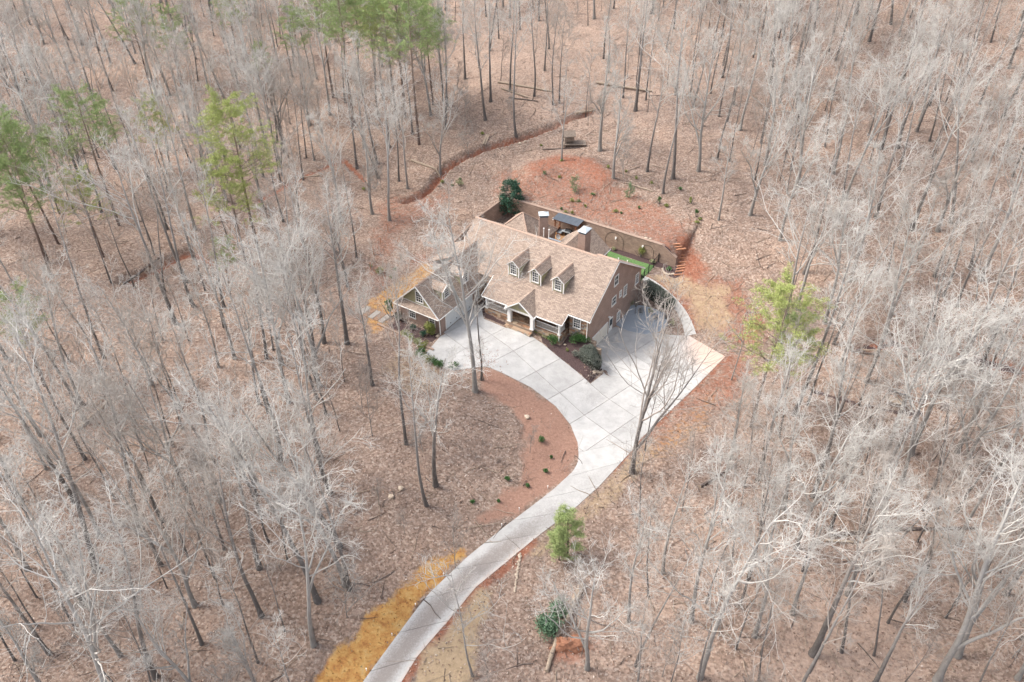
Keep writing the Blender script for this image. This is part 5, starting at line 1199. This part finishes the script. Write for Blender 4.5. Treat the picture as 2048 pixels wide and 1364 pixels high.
# ---------------------------------------------------------------- forest floor items
def log(a,b_,r,label,m=M_log,cat='fallen log',r2=None,name='fallen_log',lift=0.):
    A=at(*a);B=at(*b_); t=thing(name,label,cat,A); d=B-A; n=8; rg=np.random.default_rng(int(a[0]+a[1]))
    tt=np.linspace(0,1,n+1)[:,None]; P=d*tt+rg.normal(0,.018,(n+1,3)); zz=np.array([T(A[0]+q[0],A[1]+q[1])-A[2] for q in P]); P[:,2]=np.maximum(P[:,2]*.8+zz*.2,zz-.1)+r*.8+lift*tt[:,0]
    P=P[None]; R=np.linspace(r,(r2 or r*.7),n+1)[None]; V,F_=tubes(P,R,8); me_=npmesh('trunk',V,F_,m,True); link('trunk',me_,t)
    e=MB(); 
    for k_,rr_ in ((0,r),(n,R[0,-1])):
        c=V[k_*8:(k_+1)*8]; e.add(c,[tuple(range(8))])
    e.build('cut_end',M_log,t); return t
log((1192,167),(1304,184),.22,'long pale fallen log upper of the pair behind the playhouse slope' if False else 'long pale fallen log, upper of the crossing pair on the back slope')
log((1003,178),(1055,196),.14,'thin pale fallen log below the long pair on the back slope')
log((996,166),(1102,184),.2,'longest pale fallen log high on the back slope')
log((1018,196),(1075,203),.12,'dark broken branch lying under the pale logs on the back slope',M_logD)
log((823,322),(880,355),.22,'pale log lying across the creek bend left of the hill'); log((1151,228),(1188,221),.25,'short dark-backed log beside the big pale trunk behind the playhouse')
log((1289,377),(1303,384),.1,'short pale stick on the red bank') ; log((1252,366),(1305,384),.1,'thin straight pale pole lying on the leaves above the red bank')
log((1163,1172),(1132,1246),.30,'thick cut log with a pale sawn face right of the driveway',r2=.28); log((1124,1246),(1093,1345),.24,'long grey fallen trunk with torn end below the cut log',M_log)
log((155,860),(222,802),.2,'pale log lying diagonally in the left woods'); log((600,356),(642,352),.14,'grey log beside the red creek cut left'); log((1655,1072),(1745,1065),.18,'dark fallen trunk in the lower right woods',M_logD); log((1760,1060),(1960,1058),.17,'long dark fallen trunk farther right in the lower right woods',M_logD); log((1650,1082),(1710,1086),.15,'pale broken log under the dark trunk lower right')
for q_ in (((1560,705),(1640,715),'left'),((1700,702),(1760,712),'middle'),((1790,705),(1850,728),'right')): log(q_[0],q_[1],.16,'dark rotting log, %s one in the broken line across the right slope'%q_[2],M_logD)
log((1720,700),(1782,706),.13,'thin grey fallen pole above the dark log line on the right slope')
log((245,570),(318,518),.2,'dark trunk fallen across the creek in the left woods',M_logD); log((1505,110),(1610,104),.15,'pale log on the upper right slope'); log((1400,975),(1470,930),.16,'dark leaning branch right of the vase-shaped tree',M_logD)
log((1085,300),(1160,296),.1,'thin dark pole lying before the playhouse platform',M_logD); log((976,345-80),(968,290),.12,'pale plank bridging the creek' ) if False else None
for i,(a,b_) in enumerate([((966,292),(974,272)),((970,293),(978,273))]):
    A=at(*a);B=at(*b_); t=thing('footbridge_plank',['left of the two pale planks laid across the creek','right of the two pale planks laid across the creek'][i],'plank',A,0,'planks across the creek'); m=MB(); d=B-A; z=.35; n=np.array([-d[1],d[0],0])/math.hypot(d[0],d[1])*.14
    m.slab([tuple(q) for q in (np.array([0,0,z])-n,np.array([0,0,z])+n,np.array([d[0],d[1],d[2]+z])+n,np.array([d[0],d[1],d[2]+z])-n)],.06); m.build('board',M_log,t)
# tree stump with split face near the small pine
p=at(1157,1125); t=thing('tree_stump','split pale stump beside the small feathery pine','stump',p); P=np.array([[[0,0,-.2],[0,0,.4],[.05,0,.9],[.15,0,1.2]]]); V,F_=tubes(P,np.array([[.38,.3,.26,.12]]),9); link('trunk',npmesh('trunk',V,F_,M_log,True),t)
# root plate with red clay
p=at(1140,1290); t=thing('root_plate','red clay root ball torn up at the end of the fallen trunk','root ball',p); rg=np.random.default_rng(4)
bm=bmesh.new(); bmesh.ops.create_icosphere(bm,subdivisions=3,radius=1.)
for v in bm.verts:
    q=v.co.copy(); k_=1+.28*wob(q.x*3,q.y*3+q.z*2,1,3)+.12*wob(q.y*9,q.z*9,1,5); v.co=Vector((q.x*1.5*k_,q.y*.8*k_,max(q.z,-.2)*.85*k_))
me_=bpy.data.meshes.new('soil'); bm.to_mesh(me_); bm.free(); me_.materials.append(mat('red_clay',(.36,.17,.10),col2=(.22,.10,.06),scale=4,bump=.6)); link('soil',me_,t)
P,R=grow(rg.normal(0,.6,(30,3))*[1.6,.8,.1]+[0,0,.5],rg.normal(0,1,(30,3))*[1,1,.7],rg.uniform(.4,1.1,30),rg.uniform(.02,.05,30),4,.3,.0,.2,rg); link('roots',npmesh('roots',*tubes(P,R,4),M_logD,True),t)
# playhouse and platform
p=at(1137,290); ph=thing('playhouse','small weathered wooden playhouse on posts in the woods behind','playhouse',p,YAW+.75)
for a in (-.65,.65):
    for b_ in (-.6,.6): m=MB(); m.box((a-.07,b_-.07,-.2),(a+.07,b_+.07,1.5)); m.build('post',M_oldwood,ph)
m=MB(); m.box((-.75,-.7,.9),(.75,.7,1.0)); m.build('floor',M_oldwood,ph)
for i in range(5): m=MB(); m.box((-.72+i*.29,-.68,1.0),(-.72+i*.29+.27,-.64,1.45)); m.build('plank',M_oldwood,ph)
for s in (-1,1): m=MB(); m.slab([(-.95,0,2.35),(.95,0,2.35),(.95,s*.95,1.75),(-.95,s*.95,1.75)],.06); m.build('roof_panel',M_oldwood,ph)
for a in (-.65,.65):
    for b_ in (-.6,.6): m=MB(); m.box((a-.06,b_-.06,1.5),(a+.06,b_+.06,1.95)); m.build('roof_post',M_oldwood,ph)
p=at(1147,290); pf=thing('wood_platform','flat weathered plank platform beside the playhouse','platform',p,YAW+.55)
for i in range(14): m=MB(); m.box((-1.9+i*.27,-.9,.35),(-1.9+i*.27+.25,.9,.42)); m.build('plank',M_oldwood,pf)
for a in (-1.8,1.8):
    for b_ in (-.8,.8): m=MB(); m.box((a-.06,b_-.06,-.5),(a+.06,b_+.06,.35)); m.build('post',M_oldwood,pf)
# creek footbridge to the right
A=at(1771,800);B=at(1814,812); t=thing('footbridge','low plank footbridge with one dark rail over the creek in the right woods','bridge',A,math.atan2(B[1]-A[1],B[0]-A[0])); L_=math.hypot(*(B-A)[:2])
n_=int(L_/.28)
for i in range(n_): m=MB(); m.box((i*.28,-.5,.25),(i*.28+.26,.6,.32)); m.build('plank',M_log,t)
m=MB(); m.box((-.1,.55,.8),(L_+.1,.68,.92)); m.build('rail',M_panel,t)
for a in (0,L_-.1): m=MB(); m.box((a,.56,-.2),(a+.1,.67,.8)); m.build('post',M_oldwood,t)
# timber steps in the clay bank
sts=thing('timber_steps','curved flight of clay-coloured timber steps climbing the bank past the wall end','steps',at(1362,520))
b0=at(1362,520); SP=[(1352,490),(1356,495),(1360,500),(1363,506),(1365,512),(1365,518),(1365,526),(1363,533),(1361,538),(1359,544),(1357,551)]
for i,(px,py) in enumerate(SP):
    p=at(px,py)-b0; m=MB(); m.bar((p[0]-.55,p[1]-.1*math.sin(i),p[2]+.08),(p[0]+.55,p[1]+.12,p[2]+.08),.11); m.build('timber',M_timber,sts)
# stone ring and boulders
rg=random.Random(3)
def rock(px,py,s,label,group=None,name='rock',m=M_boulder,pos=None):
    p=at(px,py) if pos is None else pos; bm=bmesh.new(); bmesh.ops.create_icosphere(bm,subdivisions=1,radius=s)
    for v in bm.verts: v.co*=rg.uniform(.75,1.2); v.co.z*=.6
    me_=bpy.data.meshes.new(name); bm.to_mesh(me_); bm.free(); me_.materials.append(m); o=link(name,me_); o.location=(p[0],p[1],p[2]+s*.25); tag(o,label,'rock',group); return o
for i in range(11):
    a=i/10; rock(1325+a*22-4*math.sin(a*3.1),538+a*10+5*math.sin(a*3.1),.2,'stone in the low ring round the spiky plant','stones of the ring at the wall end')
for i in range(16): rock(1186+rg.uniform(0,18),742+rg.uniform(-1,5),rg.uniform(.12,.24),'tan rock heaped at the tip of the clipped hedge','rocks at the tip of the hedge')
for i in range(24):
    t_=i/23; rock(1040-12*t_+rg.uniform(-2,2),1108+75*t_,rg.uniform(.1,.2),'pale rock in the thin line running down beside the drive','line of pale rocks beside the driveway',m=M_boulder)
for i in range(34): 
    t_=i/33; rock(1046-214*t_+rg.uniform(-3,3)+(16 if t_>0 else 0),1092+250*t_+rg.uniform(-3,3)-28*math.sin(t_*3.1)*0,rg.uniform(.06,.13),('small stone on the upper stretch of the right driveway edge','small stone midway down the right driveway edge','small stone on the lowest stretch of the right driveway edge')[min(2,i//12)],'small stones along the driveway edge')
for (px,py,s,lb) in [(1292,477,.3,'white rock lying on the bank above the wall lamp'),(1300,478,.2,'smaller white rock beside the one above the wall lamp'),(1040,288,.35,'grey rock at the head of the creek behind the house'),(1050,284,.28,'paler grey rock right beside the creek head'),(1054,835,.35,'dark boulder in the straw bed inside the drive bend'),(876,727,.3,'small rock at the left drive corner'),(876,673,.3,'tan rock at the foot of the left gable downspout'),(802,977,.35,'bluish rock half buried left of the yellow grass'),(782,994,.3,'flat bluish rock left of the driveway'),(1172,700,.2,'pale rock in the mulch between the two green shrubs'),(1130,690,.2,'orange-tan rock in the mulch bed')]: rock(px,py,s,lb)
# driveway edge lights
for i,(px,py) in enumerate([(834,1214),(787,1274),(736,1344),(890,1153),(1006,1054),(1041,1022),(1098,978)]):
    p=at(px,py); t=thing('path_light',['white marker light at the drive edge, %s'%q for q in ('fourth from the bottom','second from the bottom','lowest one','third from the top on the yellow grass','where the yellow grass ends','below the straw bed','at the foot of the straw bed')][i],'light',p,0,'marker lights along the left driveway edge')
    m=MB(); m.bar((-.12,.1,0),(-.12,.1,.3),.03,6); m.build('post',M_white,t); m=MB(); m.bar((-.12,.1,.3),(-.12,.1,.36),.055,8); m.build('cap',M_white,t)
# wooden posts and wire fence on the left
wf=thing('post_fence','short wooden post and wire fence beside the yellow grass strip','fence',at(775,470)); b0=at(775,470)
fpx=[(776,462),(762,490),(748,510),(742,540)]; prev=None
for px,py in fpx:
    p=at(px,py)-b0; m=MB(); m.bar(p,(p[0],p[1],p[2]+1.2),.06); m.build('post',M_timber,wf)
    if prev is not None:
        for hh in (.5,1.0): m=MB(); m.bar((prev[0],prev[1],prev[2]+hh),(p[0],p[1],p[2]+hh),.015); m.build('wire',M_oldwood,wf)
    prev=p
# ---------------------------------------------------------------- stuff: leaves and grass
def scatter(name,n,test,size,m,label,zmax=.03,seed=1,up=1.6,yr=(20,190),upv=None,zoff=0.):
    rg=np.random.default_rng(seed); pts=[]; 
    K_=30 if zoff else 3; y=rg.uniform(yr[0],yr[1],n*K_); x=rg.uniform(-1,1,n*K_)*(14+.68*np.hypot(y,CH)); 
    k=test(x,y); x,y=x[k][:n],y[k][:n]; z=terr(x,y)+zoff; N=len(x); P=np.c_[x,y,z+rg.uniform(.01,zmax,N)]
    nrm=norm(rg.normal(0,1,(N,3))+[0,0,up]) if upv is None else norm(rg.normal(0,1,(N,3))*[1,1,.2])
    a=norm(np.cross(nrm,rg.normal(0,1,(N,3)))); b_=np.cross(nrm,a)
    if upv: a=norm(rg.normal(0,.35,(N,3))+[0,0,1]); b_=norm(np.cross(a,rg.normal(0,1,(N,3))))
    s=size*rg.uniform(.6,1.4,(N,1)); V=np.stack([P-a*s,P+b_*s*.5,P+a*s,P-b_*s*.5],1).reshape(-1,3)
    me_=npmesh(name,V,np.arange(N*4).reshape(-1,4),m); c=np.repeat(rg.uniform(0,1,N),4); at_=me_.color_attributes.new('tone','FLOAT_COLOR','POINT'); at_.data.foreach_set('color',np.stack([c,c,c,c*0+1],-1).astype(np.float32).ravel())
    return tag(link(name,me_),label,kind='stuff')
def tonemat(name,els):
    m=bpy.data.materials.new(name); m.use_nodes=True; n=m.node_tree; b=n.nodes['Principled BSDF']; b.inputs['Roughness'].default_value=.85; b.inputs['Specular IOR Level'].default_value=.2
    a=n.nodes.new('ShaderNodeAttribute'); a.attribute_name='tone'; r=n.nodes.new('ShaderNodeValToRGB'); e=r.color_ramp.elements; e[0].position,e[0].color=els[0][0],(*els[0][1],1); e[1].position,e[1].color=els[-1][0],(*els[-1][1],1)
    for p_,c in els[1:-1]: k=e.new(p_); k.color=(*c,1)
    n.links.new(a.outputs['Fac'],r.inputs[0]); n.links.new(r.outputs[0],b.inputs['Base Color']); return m
def no_hard(x,y):
    u,v=UV(x,y); ok=~((u>-25)&(u<.3)&(v>-14.3)&(v<9.2)); 
    dp=inpoly(u,v,apron)|inpoly(u,v,roadL+roadR[::-1])|inpoly(u,v,wo+wn[::-1])
    return ok&~dp&~((u>-15.2)&(u<1.2)&(v<18)&(v>5))&~((u>0)&(u<9)&(v<2)&(v>-8))
YG=PX([(620,1364),(668,1300),(742,1226),(812,1163),(880,1112),(920,1098),(940,1108),(870,1172),(800,1262),(725,1370),(600,1440)]); YG2=PX([(728,650),(735,600),(790,560),(850,525),(882,535),(800,600),(775,655),(745,670)])
SB=PX([(965,735),(1003,746),(1062,776),(1112,814),(1142,852),(1156,890),(1155,925),(1110,978),(1060,1012),(1000,1050),(960,1040),(1040,960),(1050,900),(1040,850),(990,800),(955,770)])
wx=lambda x,y,k=.7:(x+k*wob(x,y,.9,2)+.4*k*wob(x,y,.31,7),y+k*wob(x,y,.8,9))
isy=lambda x,y:inpoly(*wx(x,y),YG)|(inpoly(*wx(x,y),YG2)&(np.sin(x*77.7+y*31.3)>.2))
iss=lambda x,y:inpoly(*wx(x,y,1.1),SB)&(np.sin(x*91.7+y*57.3)>-.82)
M_lit=tonemat('fallen_leaf',[(0,(.13,.08,.06)),(.4,(.27,.17,.125)),(.75,(.38,.265,.205)),(.95,(.48,.37,.30)),(1,(.60,.50,.43))])
scatter('leaf_litter',130000,lambda x,y:no_hard(x,y)&~isy(x,y)&~iss(x,y)&(wob(x,y,9,4)>-.9),.10,M_lit,'brown fallen leaves covering the forest floor',zmax=.1)
ond=lambda x,y:(lambda u,v:(inpoly(u,v,apron)|inpoly(u,v,roadL+roadR[::-1])))(*UV(x,y))
def near_edge(x,y):
    e=[tuple(W(*q)[:2]) for q in roadL]; f=[tuple(W(*q)[:2]) for q in roadR]; g=[tuple(W(*q)[:2]) for q in apron]
    d=np.minimum(np.minimum(pdist(x,y,e),pdist(x,y,f)),pdist(x,y,g)); return ond(x,y)&(np.random.default_rng(5).uniform(0,1,len(x))<.9*np.exp(-d/.35)+.035)
T_road=lambda a,b:terr(a,b)+.05
scatter('blown_leaves',1600,near_edge,.08,M_lit,'scattered dry leaves blown onto the driveway',seed=12,yr=(20,100),zmax=.02,zoff=.05)
def sticks(name,n,lenr,rr,m,label,seed,vertical=False,per=1):
    rg=np.random.default_rng(seed); y=rg.uniform(15,215,n*3); x=rg.uniform(-1,1,n*3)*(14+.68*np.hypot(y,CH)); k=no_hard(x,y)&~isy(x,y)&~iss(x,y)&(wob(x,y,6,6)>-.35); x,y=x[k][:n],y[k][:n]
    x=np.repeat(x,per)+rg.normal(0,.12,len(x)*per); y=np.repeat(y,per)+rg.normal(0,.12,len(y)*per); z=terr(x,y); N=len(x)
    d=rg.normal(0,1,(N,3)); 
    if vertical: d=d*.45+[0,0,1.2]; st=np.c_[x,y,z-.05]; P,R=grow(st,d,rg.uniform(*lenr,N),rg.uniform(*rr,N),3,.22,.02,.4,rg)
    else: d[:,2]*=.04; st=np.c_[x,y,z+.05]; P,R=grow(st,d,rg.uniform(*lenr,N),rg.uniform(*rr,N),3,.14,0,.4,rg); P[:,:,2]=terr(P[:,:,0],P[:,:,1])+.04+rg.uniform(0,.08,(N,1))
    V,F_=tubes(P,R,3); return tag(link(name,npmesh(name,V,F_,m)),label,kind='stuff')
sticks('fallen_sticks',3200,(.6,3.2),(.015,.05),M_log,'pale sticks and broken branches lying in the leaves',5)
sticks('dark_fallen_sticks',1800,(.6,3.),(.015,.06),M_logD,'dark broken branches lying in the leaves',6)
sticks('undergrowth',3600,(.5,2.2),(.007,.012),M_twigB,'thin leafless undergrowth between the trees',7,True,7)
M_yg=tonemat('dormant_grass_blade',[(0,(.29,.12,.045)),(.35,(.42,.22,.07)),(.7,(.48,.30,.11)),(1,(.50,.40,.22))])
scatter('yellow_grass',30000,lambda x,y:isy(x,y)&no_hard(x,y),.10,M_yg,'rust and yellow dormant grass',seed=2,yr=(20,110),upv=True,zmax=.06)
#END
